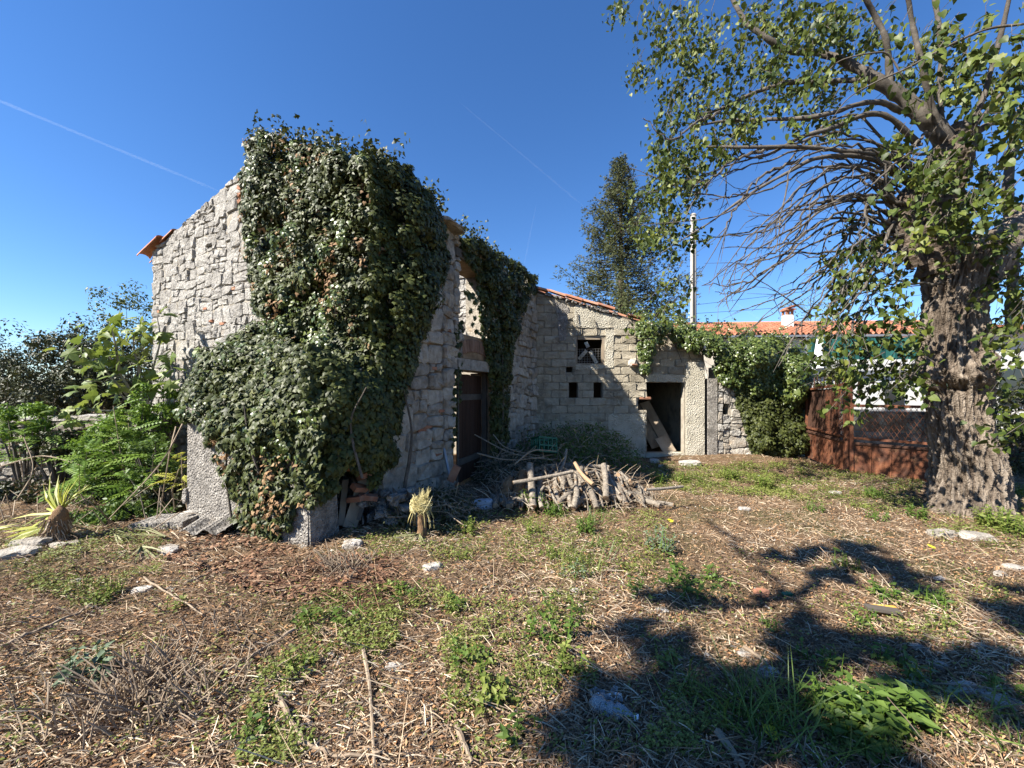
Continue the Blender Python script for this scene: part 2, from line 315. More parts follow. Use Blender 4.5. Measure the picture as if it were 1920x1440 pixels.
M['rust_dark'] = mk('dark_rusted_steel', [(.035, .02, .014), (.075, .036, .023), (.13, .062, .036)], .85, 6, .7, 60, .4, .004, .3)
M['white_wall'] = mk('white_wall_paint', [(.5, .49, .46), (.62, .61, .58)], .9, 1, .7, 40, .2, .005, .2)
M['beige_wall'] = mk('beige_wall', [(.38, .34, .27), (.52, .47, .38), (.6, .56, .47)], .9, 3, .8, 20, .6, .03, .2)
M['red_roof'] = mk('red_roof', [(.17, .07, .045), (.29, .115, .065), (.38, .19, .12)], .8, 5, .35, 40, .3, .01, .25)
M['green_net'] = mk('green_shade_net', [(.012, .07, .062), (.022, .105, .092)], .8, 3, .5, 80, .3, .01, .2)
M['concrete'] = mk('pole_concrete', [(.24, .225, .2), (.32, .3, .27)], .9, 2, .7, 40, .4, .01, .2, stain=((.3, .28, .25), 6, .5, .7, .5))
M['black'] = mk('black_rubber', [(.02, .02, .02), (.035, .035, .035)], .7, 4, .5, 0, 0, spec=.3)
M['car'] = mk('dark_car_paint', [(.012, .014, .02), (.02, .022, .03)], .25, 4, .3, 0, 0, spec=.6)
M['car_glass'] = mk('car_glass', [(.015, .02, .025), (.02, .025, .03)], .06, 4, .3, 0, 0, spec=.7)
M['steel'] = mk('grey_steel', [(.22, .225, .23), (.34, .345, .35)], .45, 6, .6, 0, 0, spec=.5, metal=.6)
M['crate'] = mk('green_plastic', [(.006, .075, .036), (.01, .12, .058)], .4, 4, .4, 0, 0, spec=.5)
M['red_paint'] = mk('red_painted_metal', [(.3, .03, .025), (.42, .06, .045)], .6, 8, .5, 0, 0, spec=.4)
M['white_stone'] = mk('white_stone', [(.3, .275, .24), (.44, .41, .37), (.58, .55, .51)], .9, 14, .7, 34, 1, .03, .2, stain=((.2, .16, .115), 9, .46, .64, .75))
M['blue_stone'] = mk('bluish_grey_stone', [(.34, .36, .4), (.5, .52, .56)], .9, 9, .7, 34, .8, .02, .2)
M['white_plastic'] = mk('white_plastic', [(.72, .73, .74), (.84, .84, .85)], .5, 8, .5, 0, 0, spec=.4)
M['yellow'] = mk('yellow_foam', [(.55, .3, .05), (.68, .42, .1)], .8, 12, .6, 60, .4, .01, .2)
M['yellow_leaf'] = mk('yellow_leaf', [(.55, .5, .03), (.68, .6, .06)], .5, 6, .4, 0, 0, spec=.3, trans=.2)
# ------------------------------------------------------------------ ground
def make_ground():
    def ax(lo, hi, st, far):
        a = list(np.arange(lo, hi+1e-6, st)); d = st
        while a[-1] < far: d *= 1.35; a.append(a[-1]+d)
        d = st
        while a[0] > -far: d *= 1.35; a.insert(0, a[0]-d)
        return np.array(a)
    xs = ax(-9, 9, .07, 3000); ys = ax(.6, 10.5, .07, 3000)
    X, Y = np.meshgrid(xs, ys); near = (np.abs(X) < 12) & (Y > -4) & (Y < 14)
    Z = gz(X, Y)+np.where(near, .012*np.sin(17*X+3*np.sin(9*Y))*np.sin(19*Y+2*np.sin(11*X)), 0)+np.where(near, rng.normal(size=X.shape)*.006, 0)
    ny, nx = X.shape; i = np.arange(ny*nx).reshape(ny, nx)
    q = np.stack([i[:-1, :-1], i[:-1, 1:], i[1:, 1:], i[1:, :-1]], -1).reshape(-1, 4)
    me = bpy.data.meshes.new('ground'); me.vertices.add(nx*ny); me.vertices.foreach_set('co', np.stack([X, Y, Z], -1).reshape(-1).astype(np.float32))
    me.loops.add(q.size); me.loops.foreach_set('vertex_index', q.reshape(-1).astype(np.int32)); me.polygons.add(len(q)); me.polygons.foreach_set('loop_start', np.arange(0, q.size, 4, dtype=np.int32))
    me.polygons.foreach_set('use_smooth', np.ones(len(q), bool)); me.update(calc_edges=True)
    a = me.attributes.new('tint', 'FLOAT', 'POINT'); a.data.foreach_set('value', np.full(nx*ny, .5, np.float32)); me.materials.append(M['soil'])
    tag(link_mesh('ground', me, None, (0, 0, 0)), kind='structure')
make_ground()
# ------------------------------------------------------------------ contrails (thin streaks of ice cloud, far up)
cm = bpy.data.materials.new('ice_cloud'); cm.use_nodes = True; t = cm.node_tree; t.nodes.clear()
vs_ = t.nodes.new('ShaderNodeVolumeScatter'); vs_.inputs['Density'].default_value = .0016; vs_.inputs['Anisotropy'].default_value = .1
mo = t.nodes.new('ShaderNodeOutputMaterial'); t.links.new(vs_.outputs[0], mo.inputs['Volume'])
for a, b, r in (((-60, 165), (420, 362), 16), ((982, 500), (1006, 380), 9), ((1270, 495), (1560, 690), 13), ((860, 190), (1110, 400), 9)):
    m = MB(); p, q = at(*a, 4000), at(*b, 4000); m.tube([p.lerp(q, i/12) for i in range(13)], [r*random.uniform(.75, 1.15)*(1 if 0 < i < 12 else .3) for i in range(13)], 8)
    tag(m.build('contrail', cm), kind='stuff')
# ------------------------------------------------------------------ the ruined stone house
Cx, Cy = -1.69, 5.10
GD, GN = Vector((-.886, .464, 0)), Vector((-.464, -.886, 0))       # gable: along it, out of it
LD, LN = Vector((.4125, .911, 0)), Vector((.911, -.4125, 0))      # long wall with the door
FG, FL = FR((Cx, Cy), GD, GN), FR((Cx, Cy), LD, LN)
GW, LW, EH, RH = 6.34, 5.60, 4.5, 5.32                              # gable width, wall length, eaves, ridge
house = thing('stone_house', 'roofless grey stone house ruin with ivy-covered gable and low doorway', 'house', (Cx, Cy, 0))
gs = (RH-EH)/(GW/2)
gcut = [(-gs, 1, EH), (gs, 1, EH+gs*GW)]                            # under both slopes
m = MB(); wall_core(m, FG, 0, GW, -.3, RH, [], -.5, .002, gcut); gwall = m.build('gable_wall', M['mortar'], house)
DOOR = (1.72, 3.12, -.3, 2.03); WIN = (1.87, 2.95, 2.66, 3.95)
def ltop(s): return EH-.03-.075*s
lcut = [(.075, 1, EH-.03)]
m = MB(); wall_core(m, FL, 0, LW, -.3, EH, [DOOR, (DOOR[0]-.15, DOOR[1]+.3, 2.03, 2.24), WIN], -.5, -.008, lcut); lwall = m.build('long_wall', M['mortar_brown'], house)
# the two hidden sides, seen from inside through the openings
FB = FR((Cx+LD.x*LW, Cy+LD.y*LW), GD, -GN); FO = FR((Cx+GD.x*GW, Cy+GD.y*GW), LD, -LN)
m = MB(); wall_core(m, FB, 0, GW, -.3, RH, [], -.5, -.02, gcut); bwall = m.build('rear_gable_wall', M['mortar'], house)
m = MB(); wall_core(m, FO, .5, LW-.5, -.3, EH-.6, [], -.5, -.02); m.build('outer_long_wall', M['mortar'], house)
cells = []
def collect(fr, par, key, s0, s1, z0, z1, holes, big, cuts, depth, asp=1.55):
    for a, b, c, d in rects(s0, s1, z0, z1, holes):
        out = []; bsp(a, b, c, d, big, out, asp)
        for q in out:
            p = [(q[0], q[2]), (q[1], q[2]), (q[1], q[3]), (q[0], q[3])]
            for k in cuts: p = clip(p, *k)
            if len(p) > 2 and area(p) > .004: cells.append((fr, par, key, p, depth))
IVY_G = [(462, 268), (480, 300), (462, 318), (458, 345), (466, 375), (462, 440), (470, 500), (482, 540), (500, 600), (470, 620), (430, 640), (420, 660), (480, 760), (560, 800), (690, 900), (720, 900), (720, 300), (640, 292), (560, 268), (520, 250)]
IVY_L = [(690, 290), (760, 318), (800, 362), (830, 418), (836, 500), (818, 530), (806, 565), (792, 610), (775, 650), (768, 700), (752, 735), (742, 790), (735, 850), (715, 880), (690, 900)]
IVY_F = [(858, 446), (900, 455), (955, 490), (1006, 516), (1004, 545), (985, 570), (975, 600), (962, 640), (953, 700), (949, 800), (944, 845), (916, 850), (914, 770), (913, 700), (903, 640), (896, 560), (884, 500), (862, 478)]
collect(FG, gwall, 'stone', 0, GW, 0, RH, [], .225, gcut, .03)
collect(FL, lwall, 'stone_warm', 0, 1.70, 0, EH, [(1.35, 1.7, 0, 2.03)], .33, lcut, .05, 1.3)
collect(FL, lwall, 'stone_warm', 1.35, 1.70, 0, 2.03, [], .36, lcut, .05, 1.2)
collect(FL, lwall, 'stone_warm', 1.70, 3.42, 2.24, EH, [WIN, (1.9, 3.0, 2.24, 2.66), (1.7, 3.2, 3.95, 4.12)], .22, lcut, .045)
collect(FL, lwall, 'stone_warm', 3.42, LW, 0, EH, [], .26, lcut, .05, 1.3)
collect(FL, lwall, 'stone_warm', 3.13, 3.42, 0, 2.03, [], .26, lcut, .05, 1.2)
collect(FB, bwall, 'stone', .2, GW-.2, 2.3, RH, [], .3, gcut, .05)
def facing(fr, s, z):
    p = fr.P(s, z, 0); u, v = pxl(p); vis = -20 < u < 1940 and -20 < v < 1460
    if fr is FB: return False, 0
    if fr is FG and (inpoly(u, v, IVY_G) or (u > 345 and v > 640)): vis = False
    if fr is FL and (inpoly(u, v, IVY_L) or inpoly(u, v, IVY_F)): vis = False
    return bool(vis), 1/max(p.length, .1)
rows = []
for c in cells:
    s = sum(p[0] for p in c[3])/len(c[3]); z = sum(p[1] for p in c[3])/len(c[3]); vis, k = facing(c[0], s, z); rows.append((vis, area(c[3])*k*k, c))
rows.sort(key=lambda r: (-r[0], -r[1]))
rest = {}
for i, (vis, _k, (fr, par, key, p, dp)) in enumerate(rows):
    p = [warp(*q, .06) for q in p]
    if fr is FB:       # the inner face
        fr2 = FR((fr.o.x-fr.N.x*.5, fr.o.y-fr.N.y*.5), fr.S, -fr.N)
    else: fr2 = fr
    one = i < 300
    mb = MB() if one else rest.setdefault((par.name, key), (MB(), par))[0]
    stone(mb, fr2, p, dp*random.uniform(.35, 1.3), random.random(), joint=random.uniform(.003, .009), jit=.012, dome=.5, cf=random.uniform(.1, .2), rs=random.uniform(.8, .93))
    if one: mb.build('stone', M[key], par)
for (pn, key), (mb, par) in rest.items(): tag(mb.build('stonework', M[key], par), kind='stuff')
# ragged stones along the wall heads
m = MB()
for fr, L, top, key in ((FG, GW, lambda s: EH+gs*min(s, GW-s), 0), (FL, LW, ltop, 1)):
    s = .1
    while s < L-.1:
        wd = random.uniform(.16, .34); h = random.uniform(.05, .13); z = top(s+wd/2)
        f2 = FR((fr.o+fr.S*(s+wd/2)-fr.N*.25).xy, fr.N, fr.S)
        stone(m, f2, [(-.26, z-.04), (.27, z-.04), (.24, z+h), (-.24, z+h*.8)], wd/2, random.random(), jit=.02, d0=-wd/2); s += wd
tag(m.build('wall_head_stones', M['stone'], house), kind='stuff')
m = MB(); fbox(m, FL, WIN[1]-.012, WIN[1]+.01, WIN[2]+.012, WIN[3], -.5, -.012); m.build('window_jamb', M['stone_warm'], house)
m = MB(); fbox(m, FL, WIN[0], WIN[1]-.013, WIN[2]-.01, WIN[2]+.012, -.5, -.012); m.build('window_sill', M['stone_warm'], house)
# lintels, arch, door
m = MB(); stone(m, FL, [(DOOR[0]-.14, 2.035), (DOOR[1]+.28, 2.035), (DOOR[1]+.28, 2.235), (DOOR[0]-.14, 2.235)], .06, .35, joint=.003, cf=.03, jit=.004, dome=.05, d0=-.35, rs=.97); m.build('door_lintel', M['stone_warm'], house)
m = MB(); stone(m, FL, [(1.7, 3.955), (3.18, 3.955), (3.18, 4.1), (1.7, 4.1)], .05, .3, joint=.003, cf=.03, jit=.006, dome=.05, d0=-.45, rs=.97); m.build('window_lintel', M['dark_wood_and_shade'], house)
m = MB(); fbox(m, FL, 1.9, 3.0, 2.245, 2.655, -.02, .012); m.build('arch_fill', M['mortar_brown'], house)
for k in range(13):                                                  # flat brick arch over the lintel
    a = PI*.5+(k-6)*.058; c = (2.42, .9); r0, r1 = 1.47, 1.72; h = .026
    q = [(c[0]+math.cos(a-h/r0*1.6)*r0, c[1]+math.sin(a-h/r0*1.6)*r0), (c[0]+math.cos(a-h/r0*1.6)*r1, c[1]+math.sin(a-h/r0*1.6)*r1), (c[0]+math.cos(a+h/r0*1.6)*r1, c[1]+math.sin(a+h/r0*1.6)*r1), (c[0]+math.cos(a+h/r0*1.6)*r0, c[1]+math.sin(a+h/r0*1.6)*r0)]
    m = MB(); stone(m, FL, q, .03, random.random(), joint=.005, cf=.08, jit=.003, dome=.1, d0=0); m.build('brick', M['arch_brick'], house)
door = thing('plank_door', 'dark brown plank door standing ajar in the ivy-hung doorway', 'door', FL.P(1.95, 0, -.2)); door.name = 'house_door'; WB['house_door'] = WB['plank_door']
del door['label']; del door['category']; door.parent = house; door.location = FL.P(1.95, 0, -.2)-WB[house.name]
FD = FR(FL.P(1.98, 0, -.12).xy, (LD-LN*.12).normalized(), (LN+LD*.12).normalized())
for k in range(6):
    m = MB(); fbox(m, FD, k*.18, k*.18+.174, .04, 1.98+random.uniform(-.02, .01), 0, .03+random.uniform(0, .004), random.random()); m.build('plank', M['door'], door)
for z in (.35, 1.5): m = MB(); fbox(m, FD, .02, 1.06, z, z+.11, .035, .055); m.build('ledge', M['dark_wood_and_shade'], door)
for s in (DOOR[0], DOOR[1]-.07): m = MB(); fbox(m, FL, s, s+.07, -.05, 2.03, -.2, -.1); m.build('door_post', M['dark_wood_and_shade'], house)
# eaves: stone slab at the door side, canal tiles at the far corner
m = MB()
p = FL.P(1.62, 4.36, -.1); stone(m, FL, [(1.2, 4.34), (1.78, 4.30), (1.78, 4.36), (1.2, 4.42)], .2, .4, joint=.004, cf=.1, jit=.01, d0=-.4); m.build('eaves_slab', M['stone_warm'], house)
def tile_mb(a, b, r0, r1, up, thick=.014, n=7, t=.5, mb=None):
    a = Vector(a); b = Vector(b); d = (b-a).normalized(); up = Vector(up); up = (up-d*up.dot(d)).normalized(); x = d.cross(up); vs = []
    for p, r in ((a, r0), (b, r1)):
        for rr in (r, r-thick):
            for k in range(n):
                g = PI*(k/(n-1)); vs.append(p+x*math.cos(g)*rr+up*(math.sin(g)*rr*.8))
    q = 2*n; fs = []
    for k in range(n-1): fs += [(k, k+1, q+k+1, q+k), (n+k, q+n+k, q+n+k+1, n+k+1), (k, n+k, n+k+1, k+1), (q+k, q+k+1, q+n+k+1, q+n+k)]
    fs += [(0, q, q+n, n), (n-1, 2*n-1, q+2*n-1, q+n-1)]
    mb = mb or MB(); mb.add(vs, fs, t); return mb
for k in range(3):
    a = FG.P(GW+.28-k*.36, EH-.12+(k*.36-.28)*gs+.11, .06-(.1 if k == 2 else 0)); b = FG.P(GW-.14-k*.36, EH-.12+(k*.36+.14)*gs+.16, .06-(.1 if k == 2 else 0))
    tile_mb(a, b, .11, .085, (0, 0, 1), t=random.random()).build('roof_tile', M['tile'], house)
for k in range(2):
    a = FG.P(GW+.3-k*.36, EH-.12+(k*.36-.3)*gs+.03, -.14); b = FG.P(GW-.12-k*.36, EH-.12+(k*.36+.12)*gs+.08, -.14)
    tile_mb(a, b, .1, .08, (0, 0, 1), t=random.random()).build('roof_tile', M['tile'], house)
# small round attic window with a ring of bricks
oc = FG.sz(478, 363)
m = MB(); pts = [(oc[0]+math.cos(a)*.17, oc[1]+math.sin(a)*.26) for a in np.linspace(0, 2*PI, 17)[:-1]]; prism(m, FG, pts, -.3, .03); m.build('attic_window_dark_plug', M['dark_wood_and_shade'], house)  # solid dark plug; the unlit opening is painted, no hole is cut
for k in range(22):
    a = 2*PI*k/22; e = .062
    q = [(oc[0]+math.cos(a+x)*r, oc[1]+math.sin(a+x)*r*1.45) for x, r in ((-e*1.6, .18), (-e*1.6, .31), (e*1.6, .31), (e*1.6, .18))]
    m = MB(); stone(m, FG, q, .1+random.uniform(0, .02), random.random(), joint=.006, cf=.08, jit=.004, dome=.1, d0=0); m.build('brick', M['brick'], house)
# brick chips between the stones
for i, (u, v) in enumerate(((300, 585), (440, 541), (388, 580), (398, 602), (420, 607))):
    s, z = FG.sz(u, v); m = MB(); stone(m, FG, [(s-.07, z-.025), (s+.07, z-.025), (s+.07, z+.025), (s-.07, z+.025)], .035, random.random(), joint=.003, cf=.1); m.build('brick', M['brick'], house)
for u, v in ((800, 800), (790, 806), (820, 852), (745, 790), (806, 820), (826, 770), (838, 620), (812, 690)):
    s, z = FL.sz(u, v); m = MB(); stone(m, FL, [(s-.1, z-.025), (s+.1, z-.025), (s+.1, z+.025), (s-.1, z+.025)], .035, random.random(), joint=.003, cf=.1); m.build('brick', M['brick'], house)
# ------------------------------------------------------------------ annex in front of the gable
A0, A1 = gp(350, 975), gp(580, 1022)
FA = FR(A0.xy, (A1-A0).xy, ((A1-A0).y, -(A1-A0).x)); AL = (A1-A0).xy.length
annex = thing('oven_annex', 'small rough-plastered annex under ivy, built against the stone gable', 'outhouse', (A0.x, A0.y, 0))
m = MB(); prism(m, FA, [(0, -.2), (AL*.985, -.2), (AL, .9), (AL*.98, 1.3), (AL*.5, 1.38), (.02, 1.36)], -.36, 0); m.build('front_wall', M['render_grey'], annex)
m = MB(); s0, z0 = AL-.02, -.2
mb2 = FR((FA.o+FA.S*(AL+.003)).xy, -FA.N, FA.S)
prism(m, mb2, [(.02, -.2), (.42, -.2), (.37, .5), (.4, 1.25), (.03, 1.22), (.0, .5)], -.15, .0); m.build('side_pier', M['render_grey'], annex)
m = MB(); f3 = FR(FA.o.xy, -FA.N, -FA.S); fbox(m, f3, .36, 1.3, -.2, 1.35, -.3, -.02); m.build('side_wall', M['render_grey'], annex)
m = MB(); vs = [FA.P(.02, 1.37, .02), FA.P(AL, 1.31, .02), FA.P(AL, 1.9, -.85), FA.P(.02, 2.0, -1.15)]; vs += [v+Vector((0, 0, .1)) for v in vs]
m.add(vs, [(0,3,2,1),(4,5,6,7),(0,1,5,4),(1,2,6,5),(2,3,7,6),(3,0,4,7)]); m.build('roof_slab', M['render_grey'], annex)
m = MB(); stone(m, FA, [(-.05, -.05), (.22, -.05), (.2, .16), (-.03, .14)], .09, .8); m.build('corner_stone', M['white_stone'], annex)
m = MB(); stone(m, FR(FA.o.xy, FA.S, FA.N), [(-.06, .2), (.05, .2), (.05, .42), (-.05, .42)], .03, .5); m.build('corner_stone', M['render_grey'], annex)
# ------------------------------------------------------------------ concrete block outbuilding
OY = 10.2; OX = .62
FB2 = FR((OX, OY), (1, 0), (0, -1))
def os_(u): return (u-960)/FP*OY-OX
def oz(v): return EYE+(HZ-v)/FP*OY
out = thing('block_outbuilding', 'low concrete block outbuilding with open doorway and sloping tiled roof', 'outbuilding', (OX+2.3, OY, 0))
W1 = (1.03, 1.76, 2.36, 3.06); W2 = (.85, 1.08, 1.5, 1.9); W3 = (1.49, 1.72, 1.5, 1.9); DR = (2.86, 3.83, -.1, 1.9); NT = (2.64, 2.86, 1.18, 1.46)
V1, V2 = (.78, .95, 2.16, 2.3), (.1, .2, 2.16, 2.3)
HO = [W1, W2, W3, DR, NT, V1]
def otop(s): return 4.22-.29*s
ocut = [(.29, 1, 4.22)]
m = MB(); wall_core(m, FB2, 0, 4.34, -.2, 4.3, HO, -.2, -.012, ocut); owall = m.build('front_wall', M['mortar'], out)
z = -.1
row = 0
while z < 4.2:
    s = -.2 if row % 2 else 0.
    while s < 4.3:
        a, b = max(s, 0), min(s+.4, 3.86 if z < 2.3 else 4.34)
        if b-a > .04:
            for ra, rb, rc, rd in rects(a, b, z, z+.2, [h for h in HO if h[0] < b and h[1] > a and h[2] < z+.19 and h[3] > z+.01]):
                p = [(ra, rc), (rb, rc), (rb, rd), (ra, rd)]
                for k in ocut: p = clip(p, *k)
                if len(p) > 2 and area(p) > .004 and rd-rc > .05 and rb-ra > .05:
                    m = MB(); stone(m, FB2, p, .008+random.uniform(0, .018), random.random(), joint=random.uniform(.006, .013), cf=random.uniform(.04, .12), jit=.01, dome=.6, d0=-.02, rs=.93); m.build('concrete_block', M['block'], owall)
        s += .4
    z += .2; row += 1
def patch(poly_px, d, key, name, par, fr=FB2, d0=.0):
    q = [fr.sz(*p) for p in poly_px]; big = []
    for i in range(len(q)):                                       # ragged outline
        a, b = q[i], q[(i+1) % len(q)]; L = math.hypot(b[0]-a[0], b[1]-a[1]); k = max(1, int(L/.1))
        for j in range(k): big.append((a[0]+(b[0]-a[0])*j/k+random.uniform(-.02, .02), a[1]+(b[1]-a[1])*j/k+random.uniform(-.02, .02)))
    m = MB(); prism(m, fr, big, d0, d); return m.build(name, M[key], par)
patch([(1140, 776), (1208, 776), (1209, 858), (1140, 858)], .035, 'render', 'plaster_patch', out)
patch([(1135, 618), (1150, 618), (1150, 690), (1080, 694), (1078, 684), (1135, 684)], .028, 'render', 'plaster_patch', out)
patch([(1075, 600), (1078, 570), (1180, 603), (1172, 618), (1080, 612)], .03, 'render', 'plaster_patch', out)
patch([(1212, 700), (1290, 705), (1290, 716), (1210, 716)], .03, 'render', 'door_lintel', out)
patch([(1040, 565), (1066, 575), (1060, 640), (1050, 640)], .026, 'render_grey', 'plaster_patch', out)
m = MB(); fbox(m, FB2, 3.86, 4.33, -.2, 2.42, .008, .06); m.build('door_pier', M['render'], out)
m = MB(); fbox(m, FB2, 4.42, 4.66, -.2, 2.0, -.2, .05); m.build('end_pilaster', M['render_grey'], out)
m = MB(); fbox(m, FB2, 4.335, 4.418, -.2, 2.1, -.2, -.1); m.build('pier_groove_dark_fill', M['dark_wood_and_shade'], out)  # dark filler strip, the groove's shade put into its colour
m = MB(); wall_core(m, FR((OX+4.34, OY+.2), (0, 1), (1, 0)), 0, 3.6, -.2, 2.9, [], -.2, 0); m.build('side_wall', M['block'], out); m = MB(); wall_core(m, FR((OX, OY+.2), (0, 1), (-1, 0)), 0, 3.6, -.2, 4.15, [], -.2, 0); m.build('side_wall', M['block'], out)
m = MB(); wall_core(m, FR((OX, OY+3.6), (1, 0), (0, -1)), .2, 4.14, -.2, 4.3, [], -.2, 0, ocut); m.build('back_wall', M['dark_wood_and_shade'], out)  # back wall's dark colour paints the unlit interior
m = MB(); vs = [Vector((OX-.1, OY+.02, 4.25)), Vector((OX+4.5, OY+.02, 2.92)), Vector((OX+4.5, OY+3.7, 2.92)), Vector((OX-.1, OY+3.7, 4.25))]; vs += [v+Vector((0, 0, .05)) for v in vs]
m.add(vs, [(0,3,2,1),(4,5,6,7),(0,1,5,4),(1,2,6,5),(2,3,7,6),(3,0,4,7)]); m.build('roof_deck', M['dark_wood_and_shade'], out)
tm = tile_mb((0, 0, 0), (-.44, 0, .128), .1, .08, (0, 0, 1)).build('roof_tile', M['tile'], out, base=(0, 0, 0)); tmesh = tm.data
bpy.data.objects.remove(tm)
tv = []
for q in range(3): 
    c = tmesh.copy(); c.attributes['tint'].data.foreach_set('value', np.full(len(c.vertices), (.1, .5, .95)[q], np.float32)); tv.append(c)
for j in range(16):
    for i in range(11):
        if j < 3 and random.random() < .16: continue
        o = bpy.data.objects.new('roof_tile', random.choice(tv)); C.objects.link(o); o.parent = out
        o.location = Vector((OX+4.4-i*.405+random.uniform(-.03, .03), OY-.02+j*.215+random.uniform(-.02, .02), 3.0+i*.405*.29+random.uniform(-.01, .02)+(.04 if j == 0 else 0)))-WB[out.name]
        o.rotation_euler = (random.uniform(-.08, .08), random.uniform(-.06, .06), random.uniform(-.12, .12) if j < 2 else 0)
m = MB()
for k in range(26):                                              # broken bits along the verge
    s = random.uniform(.1, 2.0); stone(m, FB2, [(s, otop(s)-.02), (s+.14, otop(s+.14)-.02), (s+.12, otop(s)+.06), (s+.02, otop(s)+.07)], .08, random.random(), d0=-.1, jit=.02)
tag(m.build('verge_rubble', M['render_grey'], out), kind='stuff')
# window: frame, wires, debris
m = MB()
for a in ((W1[0], W1[0]+.045, W1[2], W1[3]), (W1[1]-.045, W1[1], W1[2], W1[3]), (W1[0]+.045, W1[1]-.045, W1[3]-.05, W1[3]), (W1[0]+.045, W1[1]-.045, W1[2], W1[2]+.035)): fbox(m, FB2, *a, -.12, -.02)
wf = m.build('window_frame', M['wood'], out)
m = MB()
for k in range(9): s = W1[0]+.1+k*.07; m.tube([FB2.P(s, W1[2]+.04, -.08), FB2.P(s+.01, W1[2]+.42, -.09)], .004, 4)
for k in range(6): zz = W1[2]+.08+k*.065; m.tube([FB2.P(W1[0]+.06, zz, -.085), FB2.P(W1[1]-.06, zz+.01, -.08)], .004, 4)
m.build('wire_grid', M['steel'], wf)
for a, b in (((1086, 673), (1100, 657)), ((1099, 641), (1103, 651)), ((1107, 658), (1119, 681))):
    m = MB(); p, q = FB2.hit(*a), FB2.hit(*b); m.beam(p+Vector((0, .06, 0)), q+Vector((0, .02, 0)), .09, .025, (0, -1, 0)); m.build('window_board', M['render'], wf)
s, zc = FB2.sz(1187, 683)
m = MB(); stone(m, FB2, [(s-.16, zc-.08), (s+.1, zc-.1), (s+.12, zc+.14), (s-.12, zc+.16)], .12, .8, d0=-.05); m.build('mortar_lump', M['white_stone'], out)
m = MB(); stone(m, FB2, [(s-.1, zc-.06), (s+.08, zc-.06), (s+.08, zc+.01), (s-.1, zc+.01)], .16, .6, d0=.0); m.build('brick', M['brick'], out)
m = MB(); stone(m, FB2, [(2.66, 1.46), (2.98, 1.46), (2.98, 1.53), (2.66, 1.53)], .02, .5, joint=.003, cf=.06, d0=-.2); m.build('brick', M['brick'], out)
m = MB(); fbox(m, FB2, 2.84, 3.86, -.1, .07, -.25, .03); m.build('door_sill', M['render'], out)
# planks leaning inside the doorway
for i, (a, b, wd) in enumerate((((3.75, .12, -.8), (3.3, 1.35, -1.5), .3), ((3.45, .1, -.85), (3.05, 1.25, -1.55), .34), ((3.05, .1, -.9), (2.75, 1.1, -1.6), .3), ((3.6, .03, -.3), (3.42, .42, -.55), .34))):
    m = MB(); m.beam(FB2.P(*a), FB2.P(*b), wd, .03, (0, -1, .5), t=random.random()); m.build('leaning_board', M['wood'], None)
    tag([o for o in C.objects if o.name.startswith('leaning_board')][-1], ('grey board leaning by the jamb inside the outbuilding doorway', 'grey board leaning in the middle of the outbuilding doorway', 'short board leaning in the dark beneath the notched doorway corner', 'sunlit pale board propped at the foot of the outbuilding doorway')[i], 'board', 'boards inside the outbuilding doorway')
# ------------------------------------------------------------------ stone boundary wall beside the outbuilding
FW = FR((5.3, 10.2), (1, 0), (0, -1))
bw = thing('boundary_wall', 'pale rubble stone boundary wall between outbuilding and rusty gate', 'wall', (6.4, 10.2, 0))
hole = (5.32+.0-5.3+.03+.23, .55, 1.33, 1.63); hs = FW.sz(1361, 767); hole = (hs[0]-.09, hs[0]+.09, hs[1]-.14, hs[1]+.14)
m = MB(); wall_core(m, FW, 0, 2.35, -.2, 2.3, [hole], -.45, -.006); bcore = m.build('wall_core', M['mortar'], bw)
m = MB(); fbox(m, FW, hole[0], hole[1], hole[2], hole[3], -.44, -.3); m.build('niche_dark_back', M['dark_wood_and_shade'], bw)  # dark backing that paints the shade inside the niche
for a, b, c, d in rects(.0, 2.35, 0, 2.3, [hole]):
    o2 = []; bsp(a, b, c, d, .23, o2, 1.8)
    for q in o2:
        p = [warp(*x, .05) for x in ((q[0], q[2]), (q[1], q[2]), (q[1], q[3]), (q[0], q[3]))]
        if area(p) > .004: m = MB(); stone(m, FW, p, .045*random.uniform(.3, 1.4), random.random(), joint=random.uniform(.004, .011), cf=random.uniform(.1, .2), dome=.4, rs=random.uniform(.82, .93)); m.build('stone', M['stone' if random.random() < .3 else 'stone_warm'], bcore)
# ------------------------------------------------------------------ low wall at the far side of the yard
LA, LB = Vector((-11.5, 6.75, 0)), Vector((-5.9, 7.35, 0))
FV = FR(LA.xy, (LB-LA).xy, ((LB-LA).y, -(LB-LA).x)); VL = (LB-LA).length
lw = thing('low_stone_wall', 'low dry stone garden wall half buried in green shrubs', 'wall', (LA.x, LA.y, 0))
m = MB(); wall_core(m, FV, 0, VL, -.2, 1.12, [], -.4, -.03); vcore = m.build('wall_core', M['mortar'], lw)
cand = []; bsp(0, VL, -.05, 1.16, .2, cand, 1.7)
for q in cand:
    p = [warp(*x, .04) for x in ((q[0], q[2]), (q[1], q[2]), (q[1], q[3]), (q[0], q[3]))]
    if area(p) > .004: m = MB(); stone(m, FV, p, .06*random.uniform(.6, 1.6), random.random()*.7, dome=.35, d0=-.12, joint=.018); m.build('stone', M['stone_warm'], vcore)
s = 0
while s < VL:
    wd = random.uniform(.25, .5); f2 = FR((FV.o+FV.S*(s+wd/2)-FV.N*.2).xy, FV.N, FV.S); h = random.uniform(.06, .14)
    m = MB(); stone(m, f2, [(-.24, 1.125), (.27, 1.125), (.24, 1.13+h), (-.22, 1.12+h)], wd/2-.01, random.random(), jit=.02, d0=-wd/2); m.build('cap_stone', M['stone'], lw); s += wd
